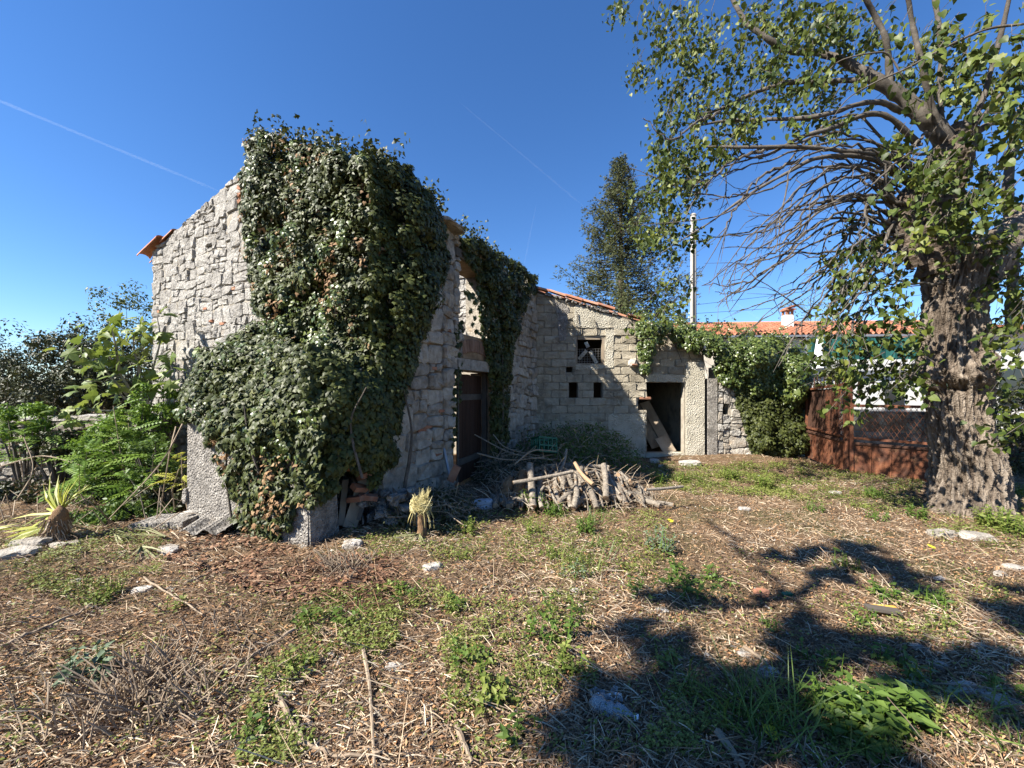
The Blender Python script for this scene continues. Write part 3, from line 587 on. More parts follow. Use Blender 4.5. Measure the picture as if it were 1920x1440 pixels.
# ------------------------------------------------------------------ house beyond the gate
HY = 17.0
vh = thing('village_house', 'long pale house with red tiled roof and white chimney beyond the gate', 'house', (11, HY, 0))
F1 = FR((7.2, HY), (.96, -.06), (-.06, -.96))
m = MB(); wall_core(m, F1, 0, 14, -.3, 3.92, [(3.35, 4.0, 1.9, 2.9)], -.4, 0); wall_core(m, F1, 3.35, 4.0, 1.9, 2.9, [], -.4, -.2); m.build('wall', M['beige_wall'], vh)
m = MB(); fbox(m, F1, 3.4, 3.95, 1.95, 2.85, -.2, -.15); m.build('window', M['car_glass'], vh)
m = MB(); fbox(m, F1, -.3, 14.2, 3.94, 4.02, .28, .36); m.build('gutter', M['steel'], vh)
def roof_sheet(fr, s0, s1, z0, z1, dep, over):
    """canal tiles: waves across, a small step at every course"""
    ns = int((s1-s0)/.055); nr = 14; vs = []; fs = []; tt = []
    for j in range(nr*2):
        k = (j//2+(j % 2)*.98)/nr; step = 0 if j % 2 else .05
        for i in range(ns+1):
            s = s0+(s1-s0)*i/ns; wv = .06*math.sin(s/.22*2*PI); c = int(s/.22)
            vs.append(fr.P(s, z0+(z1-z0)*k+wv+step+random.uniform(-.008, .008), over-dep*k)); tt.append((math.sin(c*12.9+(j//2)*78.2)*43758.5) % 1)
    for j in range(nr*2-1):
        for i in range(ns): a = j*(ns+1)+i; fs.append((a, a+1, a+ns+2, a+ns+1))
    m = MB(); m.add(vs, fs, tt); return m
rf = roof_sheet(F1, -.3, 14.2, 4.02, 5.02, 3.2, .35).build('roof', M['red_roof'], vh, recalc=False)
m = MB(); m.tube([F1.P(-.3, 5.04, -2.85), F1.P(14.2, 5.04, -2.85)], .1, 8); m.build('ridge_cap', M['tile'], rf)
m = MB(); vs = [F1.P(-.3, 3.9, .0), F1.P(14.2, 3.9, 0), F1.P(14.2, 4.9, -3), F1.P(-.3, 4.9, -3), F1.P(-.3, 3.9, -6), F1.P(14.2, 3.9, -6)]
m.add(vs, [(0,1,2,3),(3,2,5,4),(0,3,4),(1,5,2),(0,4,5,1)]); m.build('attic', M['beige_wall'], vh)
cs = F1.sz(1480, 600, -1.6)
m = MB(); fbox(m, F1, cs[0]-.17, cs[0]+.17, 4.2, 5.22, -1.9, -1.55); ch = m.build('chimney', M['white_wall'], vh)
for dx in (-.12, .12):
    for dy in (-1.88, -1.6): m = MB(); fbox(m, F1, cs[0]+dx-.045, cs[0]+dx+.045, 5.22, 5.42, dy-.02, dy+.04); m.build('brick', M['brick'], ch)
m = MB(); fbox(m, F1, cs[0]-.22, cs[0]+.22, 5.42, 5.5, -1.95, -1.5); m.build('chimney_cap', M['brick'], ch)
for s in (.2, 1.2): m = MB(); stone(m, F1, [(cs[0]-.2+s*.1, 5.5), (cs[0]-.06+s*.1, 5.5), (cs[0]-.08+s*.1, 5.57), (cs[0]-.18+s*.1, 5.57)], -1.55, .5, d0=-1.9); m.build('brick', M['brick'], ch)
# white terrace in front of it, with the green net
F2 = FR((8.9, 13.2), (.995, -.05), (-.05, -.995))
ter = thing('terrace_block', 'white terrace extension with green shade net along its railing', 'terrace', (11.5, 13.2, 0))
m = MB(); fbox(m, F2, .9, 8, -.3, 2.22, -3.2, 0); m.build('wall', M['white_wall'], ter)
m = MB(); fbox(m, F2, .75, 8, 2.222, 2.36, -3.2, .12); m.build('slab', M['steel'], ter)
m = MB(); fbox(m, F2, .75, 8, 2.36, 2.72, -.1, .08); m.build('parapet', M['white_wall'], ter)
for s in (1.7, 3.4): m = MB(); fbox(m, F2, s, s+.6, .9, 1.9, .004, .03); wn = m.build('window', M['car_glass'], ter); m = MB(); fbox(m, F2, s-.05, s+.65, .82, .9, .004, .09); m.build('sill', M['concrete'], wn)
m = MB()
for i in range(60):
    a, b = .95+i*.12, .95+(i+1)*.12; d = (.03*math.sin(i*1.7), .03*math.sin((i+1)*1.7)); m.add([F2.P(a, 2.72, d[0]), F2.P(b, 2.72, d[1]), F2.P(b, 3.46+.02*math.sin(i), d[1]), F2.P(a, 3.46+.02*math.sin(i-1), d[0])], [(0,1,2,3)], random.random())
m.build('shade_net', M['green_net'], ter)
for k in range(6): s = .95+k*1.35; m = MB(); m.tube([F2.P(s, 2.7, -.05), F2.P(s, 3.55, -.05)], .025, 6); m.build('post', M['steel'], ter)
m = MB(); m.tube([F2.P(.95, 3.5, -.05), F2.P(8, 3.5, -.05)], .022, 6); m.build('rail', M['steel'], ter)
m = MB(); m.tube([at(1537, 636, 13.0), at(1535, 665, 13), at(1537, 690, 13)], [.1, .13, .15], 8, wob=.12); tag(m.build('hanging_laundry', M['white_plastic']), 'white cloth hanging beside the green shade net', 'laundry')
# ------------------------------------------------------------------ dark car behind the gate
car = thing('parked_car', 'dark parked car half hidden behind the rusty gate mesh', 'car', (9.6, 9.2, -.25))
FC = FR((8.0, 9.9), (.93, -.36), (-.36, -.93)); zb = -.28
body = [(0, .25), (.15, .2), (4.2, .2), (4.35, .35), (4.3, .72), (3.35, .88), (2.9, .92), (.5, .95), (.05, .8)]
m = MB(); prism(m, FC, [(s, z+zb) for s, z in body], -1.7, 0); m.build('body', M['car'], car)
m = MB(); prism(m, FC, [(s, z+zb) for s, z in ((.45, .95), (3.0, .93), (2.3, 1.36), (2.0, 1.42), (.9, 1.42), (.6, 1.3))], -1.55, -.15); m.build('cabin', M['car_glass'], car)
m = MB(); prism(m, FC, [(s, z+zb) for s, z in ((2.35, 1.345), (2.02, 1.425), (.9, 1.425), (.62, 1.31), (.62, 1.34), (.9, 1.46), (2.05, 1.46), (2.38, 1.37))], -1.5, -.2); m.build('roof', M['car'], car)
for s in (.85, 3.45):
    wh = thing('wheel', None, None, FC.P(s, .3+zb, .01)); wh.parent = car; wh.location = FC.P(s, .3+zb, .01)-WB[car.name]
    m = MB(); m.tube([FC.P(s, .3+zb, -.2), FC.P(s, .3+zb, .03)], .3, 20); m.build('tyre', M['black'], wh)
    m = MB(); m.tube([FC.P(s, .3+zb, .0), FC.P(s, .3+zb, .045)], [.2, .17], 14); m.build('rim', M['steel'], wh)
m = MB(); stone(m, FC, [(4.0, .55+zb), (4.28, .5+zb), (4.28, .66+zb), (4.02, .7+zb)], .02, .5, d0=-.3); m.build('headlight', M['steel'], car)
# ------------------------------------------------------------------ rusty gate
gate = thing('metal_gate', 'rusty two-leaf metal gate with mesh upper panels beside the thick trunk', 'gate', (6.8, 8.1, 0))
def gate_leaf(a, b, zb0, zb1, ztop, mesh_from, spikes, name):
    a = Vector(a); b = Vector(b); S = (b-a).xy; L = S.length; f = FR(a.xy, S, (S.y, -S.x))
    lf = thing(name, None, None, a); lf.parent = gate; lf.location = a-WB[gate.name]
    zz = lambda s: zb0+(zb1-zb0)*s/L
    H = .62
    m = MB(); prism(m, f, [(.04, zz(0)+.03), (L-.04, zz(L)+.03), (L-.04, zz(L)+H), (.04, zz(0)+H)], -.012, .0); m.build('lower_panel', M['rust'], lf)
    for i, (p0, p1, z0, z1) in enumerate(((.0, L, .0, 0), (0, L, H, H), (0, L, H+.1, H+.1))):
        m = MB(); m.beam(f.P(0, zz(0)+z0+.02, .005), f.P(L, zz(L)+z1+.02, .005), .045, .045); m.build('rail', M['rust'] if i != 1 else M['rust_dark'], lf)
    n = 0
    for s in (0, L): m = MB(); m.beam(f.P(s, zz(s)-.02, .005), f.P(s, ztop[0 if s == 0 else 1], .005), .06, .06, (f.S.x, f.S.y, 0)); m.build('stile', M['rust'], lf)
    for k in (1, 2, 3): s = L*k/4; m = MB(); m.beam(f.P(s, zz(s)+.05, .008), f.P(s, zz(s)+H-.03, .008), .03, .016, (f.S.x, f.S.y, 0)); m.build('rib', M['rust'], lf)
    for k in range(9 if spikes else 0):
        s = L*(k+.5)/9; m = MB(); m.tube([f.P(s, zz(s)+H+.02, -.0), f.P(s, zz(s)+H+.1, 0)], .008, 5); m.build('bar', M['rust_dark'], lf)
    t0, t1 = ztop
    m = MB(); m.beam(f.P(0, t0-.12, .005), f.P(L, t1-.12, .005), .05, .05); m.build('rail', M['rust'], lf)
    if spikes:
        for k in range(11): s = L*(k+.5)/11; zt = t0+(t1-t0)*s/L; m = MB(); m.tube([f.P(s, zt-.12, 0), f.P(s, zt+.1, 0), f.P(s, zt+.16, 0)], [.012, .012, .001], 5); m.build('spike', M['rust_dark'], lf)
    # expanded metal
    m = MB(); z0 = H+.12; z1 = min(t0, t1)-.14; st = .075; hh = z1-z0
    k = -hh
    while k < L:
        for sg in (0, 1):
            s0, s1 = k, k+hh*.55; q0, q1 = z0, z1
            if sg: s0, s1 = s1, s0
            lo, hi = mesh_from, L-.03
            tA, tB = 0., 1.
            if s1 != s0:
                u0, u1 = sorted(((lo-s0)/(s1-s0), (hi-s0)/(s1-s0))); tA, tB = max(0, u0), min(1, u1)
            if tB-tA > .03: m.tube([f.P(s0+(s1-s0)*tA, q0+hh*tA+zz(0)*.5, -.0), f.P(s0+(s1-s0)*tB, q0+hh*tB+zz(0)*.5, 0)], .005, 3, cap=False)
        k += st
    if m.v: tag(m.build('wire_mesh', M['rust'], lf), kind='stuff')
    return f, L, lf
GPa, GPb, GPc, GPd = gp(1513, 857), gp(1586, 887), gp(1597, 891), gp(1752, 908)
f1, L1, lf1 = gate_leaf(GPa, GPb, .02, .0, (1.83, 1.93), 1.1, True, 'gate_leaf')
m = MB(); prism(m, f1, [(.03, .66), (L1*.86, .66), (L1*.82, 1.2), (L1*.86, 1.72), (.03, 1.71)], -.025, -.01); m.build('upper_sheet', M['rust_dark'], lf1)
f2_, L2_, lf2 = gate_leaf(GPc, GPd, .0, -.02, (1.5, 1.5), .12, False, 'gate_leaf')
m = MB(); m.beam(GPb+(GPc-GPb)*.5+Vector((0, 0, -.05)), GPb+(GPc-GPb)*.5+Vector((0, 0, 1.98)), .09, .09, (1, 0, 0)); m.build('centre_post', M['rust'], gate)
for a, b in (((1592, 707), (1618, 706)), ((1584, 728), (1640, 716))):
    m = MB(); m.beam(at(*a, 8.1), at(*b, 8.0), .04, .04); m.build('brace_bar', M['rust_dark'], gate)
m = MB(); m.beam(at(1612, 745, 7.95), at(1612, 700, 7.95), .04, .04, (1, 0, 0)); m.build('brace_bar', M['rust_dark'], gate)
m = MB(); m.tube(curve_pts([(*at(1690, 837, 7.35),), (*at(1705, 826, 7.3),), (*at(1722, 833, 7.3),), (*at(1745, 826, 7.2),)]), .006, 4); m.build('loose_wire', M['steel'], gate)
# ------------------------------------------------------------------ utility pole and wires
pole = thing('utility_pole', 'tall pale concrete utility pole behind the outbuilding roof', 'pole', at(1300, 735, 15))
m = MB(); px0 = at(1300, 735, 15)
m.tube([(px0.x, 15, -.3), (px0.x, 15, 8.35)], [.13, .1], 12); m.build('shaft', M['concrete'], pole, smooth=True)
m = MB(); m.tube([(px0.x-.06, 14.87, -.2), (px0.x-.05, 14.88, 4), (px0.x-.04, 14.9, 8.2)], .025, 6); m.build('riser_cable', M['black'], pole)
m = MB()
for z in (2.5, 4.2, 5.6, 7.2): m.tube([(px0.x, 15, z), (px0.x, 15, z+.03)], .128, 12)
tag(m.build('pole_straps', M['steel'], pole), kind='stuff')
m = MB(); m.tube([(px0.x, 15, 8.35), (px0.x, 15, 8.42)], [.12, .09], 12); m.build('cap', M['concrete'], pole)
for i, (a, b, c, lb) in enumerate(((at(900, 640, 30), at(1300, 572, 15), at(1990, 470, 15), 'thin black overhead wire crossing the pole, the upper one'), (at(900, 655, 30), at(1300, 588, 15), at(1990, 522, 15), 'thin black overhead wire crossing the pole, the lower one'))):
    m = MB(); P = []
    for p, q in ((a, b), (b, c)):
        for k in range(10): x = k/10; P.append(p.lerp(q, x)-Vector((0, 0, .5*x*(1-x))))
    m.tube(P+[c], .008, 4); tag(m.build('overhead_wire', M['black']), lb, 'wire', 'overhead wires')
# ------------------------------------------------------------------ spruce
def conifer(x, y, top, wid, label, n, seed):
    r = np.random.default_rng(seed); tr = thing('spruce_tree', label, 'tree', (x, y, 0))
    m = MB(); m.tube([(x, y, -.3), (x+.05, y, top*.5), (x, y, top*.93)], [.3, .17, .03], 9); m.build('trunk', M['spruce_bark'], tr)
    pos, nr, tp, scl = [], [], [], []; bm_ = MB()
    z = top*.1; k = 0
    while z < top*.985:
        h = z/top; L = wid*(1-h)**.95*(1.05 if h > .25 else .9)*(.75+.4*r.random()); nb = 5 if h < .9 else 5
        for j in range(nb):
            a = k*1.1+j*2*PI/nb+r.uniform(-.3, .3); l = L*r.uniform(.45, 1.15)+.12; d = np.array([math.cos(a), math.sin(a), 0]); up = .15+.75*h
            b0 = np.array([x, y, z]); b1 = b0+d*l*.6+np.array([0, 0, l*(-.12+.25*h)]); b2 = b0+d*l+np.array([0, 0, l*(-.05+.55*h)])
            if l > .6: bm_.tube([b0, b1, b2], [.035, .022, .008], 4, cap=False)
            ns = int(8+l*n)
            for q in range(ns):
                t = .22+.78*(q+r.random())/ns; p = b0*(1-t)**2+2*b1*t*(1-t)+b2*t*t+r.normal(size=3)*.07*(1+l*.3)
                for w_ in range(3):
                    sd_ = np.array([-d[1], d[0], 0])*r.choice((-1, 1)); dr = d*.7+sd_*r.uniform(.1, 1.)+np.array([0, 0, r.uniform(-.55, .25)+.5*h])
                    pos.append(p+sd_*r.uniform(0, .3)*l*.3*(1-t*.6)+np.array([0, 0, -r.random()*.12*l])); tp.append(dr); nr.append(np.array([-.3, -.45, .7])+r.normal(size=3)*.6); scl.append(r.uniform(.17, .34)*(1-.3*h))
        z += max(.17, .52*(1-h)); k += 1
    bm_.build('branches', M['spruce_bark'], tr)['kind'] = 'stuff'
    scatter('crown', T_SPRAY, np.array(pos), np.array(nr), np.array(tp), np.array(scl), r.random(len(pos)), M['spruce'], tr)
p = at(1163, 735, 21); conifer(p.x, p.y, 14.2, 6.3, 'tall dark spruce behind the outbuilding roof', 18, 3)
p = at(1277, 735, 26); conifer(p.x, p.y, 6.9, 1.5, 'small dark conifer tip beside the concrete pole', 6, 5)
# ------------------------------------------------------------------ leafy bushes and trees further off
def blob_tree(name, label, cat, c, rad, n, size, mat, trunk_h=None, tm='T_LEAF', nclump=40, group=None, seed=1, trunk_mat='branch', squash=1., dome=.25):
    r = np.random.default_rng(seed); c = np.array(c, float); rad = np.array(rad, float)
    b = Vector((c[0], c[1], 0)); o = thing(name, label, cat, b, group)
    m = MB()
    ctr = []
    for k in range(nclump):
        while True:
            q = r.uniform(-1, 1, 3)
            if .35 < np.linalg.norm(q) < 1: break
        ctr.append(c+q*rad)
        e = c+q*rad; s0 = np.array([c[0]+q[0]*rad[0]*.15, c[1]+q[1]*rad[1]*.15, 0]); mid = (s0+e)/2+np.array([0, 0, .15*rad[2]])
        if k % 2 == 0: m.tube(curve_pts([s0, mid, e], 4), [.03*rad[2]**.5, .026*rad[2]**.5, .022, .02, .016, .013, .01, .007, .005], 5)
    m.build('trunk' if trunk_h else 'stems', M[trunk_mat], o)
    if not trunk_h: o.children[0]['kind'] = 'stuff'
    ctr = np.array(ctr); ci = r.integers(0, nclump, n); d = norm(r.normal(size=(n, 3))); d[:, 2] = d[:, 2]*.8+.15
    rr = (.14+.2*r.random(nclump))[ci]*rad.mean()*r.random(n)**.4
    pos = ctr[ci]+d*rr[:, None]; pos[:, 2] = np.maximum(pos[:, 2], .05)
    nr = norm(d+unit(n)*.8+np.array([0, 0, dome])); tp = d*.6+unit(n)*.8+np.array([0, 0, -.4])
    scatter('crown' if trunk_h else 'foliage', globals()[tm], pos, nr, tp, size*(.6+.8*r.random(n)), np.clip(r.normal(.5, .22, n), 0, 1), M[mat], o)
    return o
G = 'bushes behind the low garden wall'
for i, (u, v, Y, rx, rz, mat, lb) in enumerate(((30, 735, 10.5, 2.0, 1.0, 'hedge', 'dark dense bush at the edge beyond the low wall'), (150, 705, 11.5, 1.9, 1.1, 'hedge', 'dark bush behind the fig branches beyond the low wall'),
        (250, 700, 12.5, 1.6, 1.4, 'hedge', 'dark bush hiding against the gable corner beyond the wall'), (-60, 700, 14, 2.4, 1.7, 'hedge', 'big dark shrub rising at the skyline beyond the low wall'))):
    p = at(u, v, Y); blob_tree('bush', lb, 'bush', p, (rx, 1.1, rz), 9000, .085, mat, None, nclump=60, group=G, seed=20+i)
for i, (u, v, Y, rx, rz, lb) in enumerate(((150, 640, 13, 1.9, .9, 'loose airy young tree poking above the dark bushes'), (245, 595, 14, 1.1, 1.5, 'thin tall sapling beside the far gable corner'))):
    p = at(u, v, Y); blob_tree('young_tree', lb, 'tree', p, (rx, 1.0, rz), 1500, .1, 'hedge' if i == 0 else 'mulberry', 2, nclump=34, seed=30+i)
p = at(1530, 590, 26); blob_tree('bare_tree', 'thin-leaved grey-green tree rising behind the red roof ridge', 'tree', p, (2.4, 1.2, 1.3), 1200, .12, 'grey_weed', 3, nclump=44, seed=41)
for i, (u, v, Y, rx, rz, lb, mt) in enumerate(((205, 850, 6.3, .5, .5, 'bright sunlit leafy shrub rooted against the low wall', 'frond'), (255, 800, 6.7, .45, .42, 'sunlit green shrub topping the low wall near the gable', 'frond'), (45, 790, 6.5, .42, .28, 'sunlit green shrub sprawling over the wall top near the edge', 'frond'), (290, 880, 5.9, .35, .45, 'dark leafy shrub in the nook between wall and annex', 'weed'), (110, 840, 6.5, .5, .3, 'dull dark shrub hanging on the low wall stones', 'hedge'), (170, 930, 5.9, .55, .28, 'low mixed green shrub in front of the low wall', 'weed'), (300, 760, 7.0, .35, .5, 'leafy shrub climbing the bottom of the gable', 'frond'), (40, 935, 5.9, .7, .22, 'low dark undergrowth behind the fan palm', 'hedge'), (250, 965, 5.3, .5, .2, 'low dark undergrowth behind the cut palm leaves', 'weed'), (160, 985, 5.0, .4, .16, 'low weedy undergrowth next to the fan palm trunk', 'weed'), (310, 930, 5.6, .3, .3, 'dark undergrowth pressed against the annex corner', 'hedge'))):
    p = at(u, v, Y); blob_tree('shrub', lb, 'shrub', p, (rx, .35, rz), 2600, .055, mt, None, nclump=30, seed=60+i, group='shrubs at the low garden wall')
p = at(1560, 705, 11.0); blob_tree('shrub', 'dark green shrub behind the gate spikes', 'shrub', p, (.55, .5, .45), 2500, .07, 'hedge', None, nclump=26, seed=42)
p = at(1880, 800, 8.5); blob_tree('shrub', 'dark shrub in the shade beyond the thick trunk', 'shrub', p, (1.0, .8, 1.2), 5000, .09, 'hedge', None, nclump=40, seed=43)
p = at(1905, 640, 14); m = MB(); F3 = FR((16.2, 12.6), (1, -.1), (-.1, -1))
sh = thing('roadside_house', 'white house glimpsed through the vines beyond the thick trunk', 'house', (17, 12.6, 0))
fbox(m, F3, -1.2, 5, -.3, 3.6, -4, 0); m.build('wall', M['white_wall'], sh)
m = MB(); fbox(m, F3, -1.6, 5.2, 3.6, 3.75, -4.2, .4); m.build('roof', M['red_roof'], sh)
m = MB(); fbox(m, F3, -.6, .3, 1.2, 2.4, .004, .05); m.build('window', M['car_glass'], sh)
# ------------------------------------------------------------------ woods on the skyline
r = np.random.default_rng(99); n = 26000; X = r.uniform(-75, 75, n); top = 2.6+1.6*np.array([noise.noise(Vector((x*.16, 1, 5)))+.5*noise.noise(Vector((x*.5, 2, 5))) for x in X]); Yw = 42+r.normal(size=n)*2.5+X*-.12
Zw = top*r.random(n)**.6*np.where(X > -18, .55, 1.); scatter('far_woods', T_LEAF, np.stack([X, Yw, Zw], 1), norm(unit(n)+np.array([-.2, -.6, .5])), unit(n), r.uniform(.3, .6, n), r.random(n), M['hedge'])
# ------------------------------------------------------------------ ivy
def poly_sample(poly, n, r):
    a = np.array(poly, float); lo, hi = a.min(0), a.max(0); U = []; 
    k = 0
    while k < n:
        q = r.uniform(lo, hi, (n*2, 2)); q = q[inpoly(q[:, 0], q[:, 1], poly)]; U.append(q); k += len(q)
    return np.concatenate(U)[:n]
def edge_dist(q, poly):
    d = np.full(len(q), 1e9)
    for i in range(len(poly)):
        a = np.array(poly[i], float); b = np.array(poly[(i+1) % len(poly)], float); ab = b-a
        t = np.clip(((q-a)@ab)/max(ab@ab, 1e-9), 0, 1); d = np.minimum(d, np.linalg.norm(q-a-t[:, None]*ab, axis=1))
    return d
def ivy_patch(poly, fr, n, size, bulge=.3, base=.02, nc=130, rad=(.1, .24), lean=None, seed=1, edge=35, toph=None, droop=.55):
    """leaf positions for ivy on a wall: clumps that bulge out of the wall, thin at the patch's edge"""
    r = np.random.default_rng(seed); N = np.array(fr.N); S = np.array(fr.S); n = int(n*1.7); nc = int(nc*1.25); size = size*.76; rad = (rad[0]*.8, rad[1]*.9)
    cq = poly_sample(poly, nc, r); ce = np.clip(edge_dist(cq, poly)/edge, .08, 1)
    cp = np.array([fr.hit(*q) for q in cq]); s_ = (cp-np.array(fr.o))@S
    off = base+bulge*ce*np.array([.5+1.2*noise.noise(Vector((a*1.25, b[2]*1.25, seed))) for a, b in zip(s_, cp)]).clip(.1, 1.3)
    if lean is not None: off = off+np.array([lean(b[2]) for b in cp])
    cp = cp+N*off[:, None]; cr = r.uniform(*rad, nc)*(.5+.5*ce)
    ci = r.integers(0, nc, n); d = norm(r.normal(size=(n, 3))); f = (d@N); d = np.where((f < -.2)[:, None], d-2*f[:, None]*N, d)
    pos = cp[ci]+d*(cr[ci]*r.random(n)**.35)[:, None]*np.array([1, 1, 1.15])
    nr = norm(d*.8+N*.45+unit(n)*.55+np.array([0, 0, .35])); tp = norm(d*.35+np.array([0, 0, -droop])+unit(n)*.45)
    return pos, nr, tp, size*r.uniform(.6, 1.35, n), np.clip(r.normal(.45, .24, n), 0, 1)
def sheet_patch(poly, fr, n, size, out=.04, lean=None, seed=1):
    """flat layer close to the wall so that the wall never shows through the middle"""
    n = int(n*1.4); size = size*.8; r = np.random.default_rng(seed); q = poly_sample(poly, n, r); N = np.array(fr.N)
    pos = np.array([fr.hit(*x) for x in q]); off = out+.05*r.random(n)
    if lean is not None: off = off+np.array([lean(b[2]) for b in pos])
    pos = pos+N*off[:, None]; nr = norm(N+unit(n)*.5+np.array([0, 0, .2])); tp = norm(np.array([0, 0, -1.])+unit(n)*.5)
    return pos, nr, tp, size*r.uniform(.7, 1.3, n), np.clip(r.normal(.3, .2, n), 0, 1)
def spray_tufts(pts, n, size, seed, h=(.15, .4), spread=.2):
    """shoots that stand up from the top of the ivy"""
    r = np.random.default_rng(seed); P = []
    for p in pts:
        for k in range(n):
            hh = r.uniform(*h); dx = r.normal(size=2)*spread; m_ = max(4, int(hh*60))
            for i in range(m_): t = (i+r.random())/m_; P.append(np.array(p)+np.array([dx[0]*t, dx[1]*t, hh*t])+r.normal(size=3)*.035)
    P = np.array(P); k = len(P); return P, norm(unit(k)+np.array([-.3, -.4, .5])), norm(unit(k)+np.array([0, 0, -.3])), size*.85*r.uniform(.6, 1.2, k), np.clip(r.normal(.5, .22, k), 0, 1)
def cat(*a): return tuple(np.concatenate([x[i] for x in a]) for i in range(5))
def stems(parent, paths, r0=.02):
    for p in paths:
        m = MB(); q = curve_pts(p, 4); m.tube(q, [r0*(1-.7*i/len(q)) for i in range(len(q))], 5, wob=.2); m.build('stem', M['branch'], parent)
ivy = thing('ivy', 'huge dark ivy mantle over the gable and door corner of the stone house', 'ivy', (Cx, Cy, 0))
A = ivy_patch(IVY_G, FG, 21000, .075, .3, .03, 300, (.1, .23), seed=2)
B = sheet_patch(IVY_G, FG, 9000, .09, .03, seed=3)
Lp = ivy_patch(IVY_L, FL, 10000, .075, .3, .03, 150, (.1, .24), seed=4); Ls = sheet_patch(IVY_L, FL, 4500, .09, .03, seed=5)
crest = [FG.P(s, EH+gs*min(s, GW-s)+.12, random.uniform(-.3, .12)) for s in np.linspace(.05, 2.72, 26)]
T1 = spray_tufts(crest, 5, .07, 6, (.12, .42), .16)
T1b = spray_tufts([FG.P(s, EH+gs*min(s, GW-s)+.2, -.1) for s in (1.5, 1.7, 1.9, 2.0, 2.3, 2.5)], 8, .07, 16, (.2, .45), .25)
T1c = spray_tufts([FL.P(s, ltop(s)+.08, .0) for s in np.linspace(.05, 1.3, 9)], 5, .07, 7, (.1, .3), .14)
foliage(ivy, 'ivy', T_IVY, *cat(A, B, Lp, Ls, T1, T1b, T1c), M['ivy'])
D = ivy_patch(IVY_G, FG, 800, .06, .32, .06, 90, (.1, .22), seed=8); scatter('dry_leaves', T_IVY, *D, M['ivy_dry'], ivy)
Lg = ivy_patch(IVY_G, FG, 2600, .065, .34, .08, 60, (.1, .2), seed=9); scatter('young_foliage', T_IVY, *Lg, M['ivy_light'], ivy)
stems(ivy, [[FG.P(.4, .6, .3), FG.P(.35, 1.3, .35), FG.P(.5, 2.0, .25)], [FG.P(.3, .5, .45), FG.P(.1, 1.2, .5), FG.P(.15, 1.9, .4)], [FL.P(.2, .3, .2), FL.P(.3, 1.1, .25), FL.P(.15, 1.8, .2)]], .025)
# annex ivy: each of the larger leaves is a part
IVY_A = [(322, 650), (360, 618), (440, 625), (520, 640), (600, 660), (660, 690), (720, 720), (735, 780), (700, 850), (650, 900), (615, 930), (596, 945), (560, 930), (545, 985), (520, 1008), (470, 1005), (450, 975), (432, 930), (418, 880), (400, 830), (372, 790), (350, 780), (330, 700)]
ia = thing('ivy', 'ivy cascading over the small plastered annex to the ground', 'ivy', (A0.x+.8, A0.y, 0))
lean = lambda z: -.62*max(0, z-1.3)
IVY_A = [(296, 648), (360, 616), (440, 622), (520, 640), (606, 660), (606, 940), (585, 948), (566, 935), (556, 985), (530, 1012), (470, 1010), (446, 985), (428, 930), (414, 880), (398, 830), (372, 790), (340, 785), (312, 755), (300, 700)]
IVY_AT = [(300, 655), (360, 620), (440, 626), (520, 642), (606, 664), (606, 870), (560, 850), (500, 850), (440, 830), (405, 805), (385, 790), (345, 780), (316, 740)]
IVY_S = [(575, 640), (640, 675), (705, 715), (738, 780), (722, 850), (690, 880), (645, 868), (622, 905), (600, 940), (578, 900)]
FSD = FR(A1.xy, (.64, .77), (.77, -.64))
P1 = ivy_patch(IVY_AT, FA, 8000, .075, .19, .02, 170, (.08, .22), lean, seed=12, edge=45)
P2 = ivy_patch(IVY_A, FA, 4600, .072, .12, .02, 150, (.06, .15), lean, seed=13, edge=30)
P3 = sheet_patch(IVY_AT, FA, 2600, .1, .03, lean, seed=14)
P5 = ivy_patch(IVY_S, FSD, 4200, .075, .2, .03, 90, (.1, .2), seed=17); P6 = sheet_patch(IVY_S, FSD, 1800, .09, .03, seed=19)
P4 = ivy_patch([(440, 860), (575, 880), (560, 930), (540, 1005), (470, 1005), (440, 950)], FA, 1300, .07, .07, .02, 60, (.05, .12), seed=15)
foliage(ia, 'ivy', T_IVY, *cat(P1, P2, P3, P4, P5, P6), M['ivy'], 300)
Dd = ivy_patch([(400, 820), (580, 810), (590, 930), (540, 1000), (470, 1010), (430, 930)], FA, 300, .055, .13, .03, 50, (.06, .14), seed=18); scatter('dry_leaves', T_IVY, *Dd, M['ivy_dry'], ia); scatter('young_foliage', T_IVY, *ivy_patch(IVY_AT, FA, 400, .065, .24, .08, 60, (.1, .2), lean, seed=44), M['ivy_light'], ia)
stems(ia, [[FA.P(1.55, .75, .12), FA.P(1.5, 1.1, .2), FA.P(1.42, 1.5, .2)], [FA.P(1.0, .1, .06), FA.P(.95, .7, .1), FA.P(1.1, 1.3, .16)], [FA.P(1.25, 0, .05), FA.P(1.35, .6, .09), FA.P(1.2, 1.2, .16)], [FA.P(AL+.25, .85, -.2), FA.P(AL+.2, 1.3, -.1), FA.P(AL+.33, 1.75, -.15)], [FA.P(AL+.45, .7, -.3), FA.P(AL+.38, 1.3, -.2), FA.P(AL+.6, 1.7, -.2)]], .016)
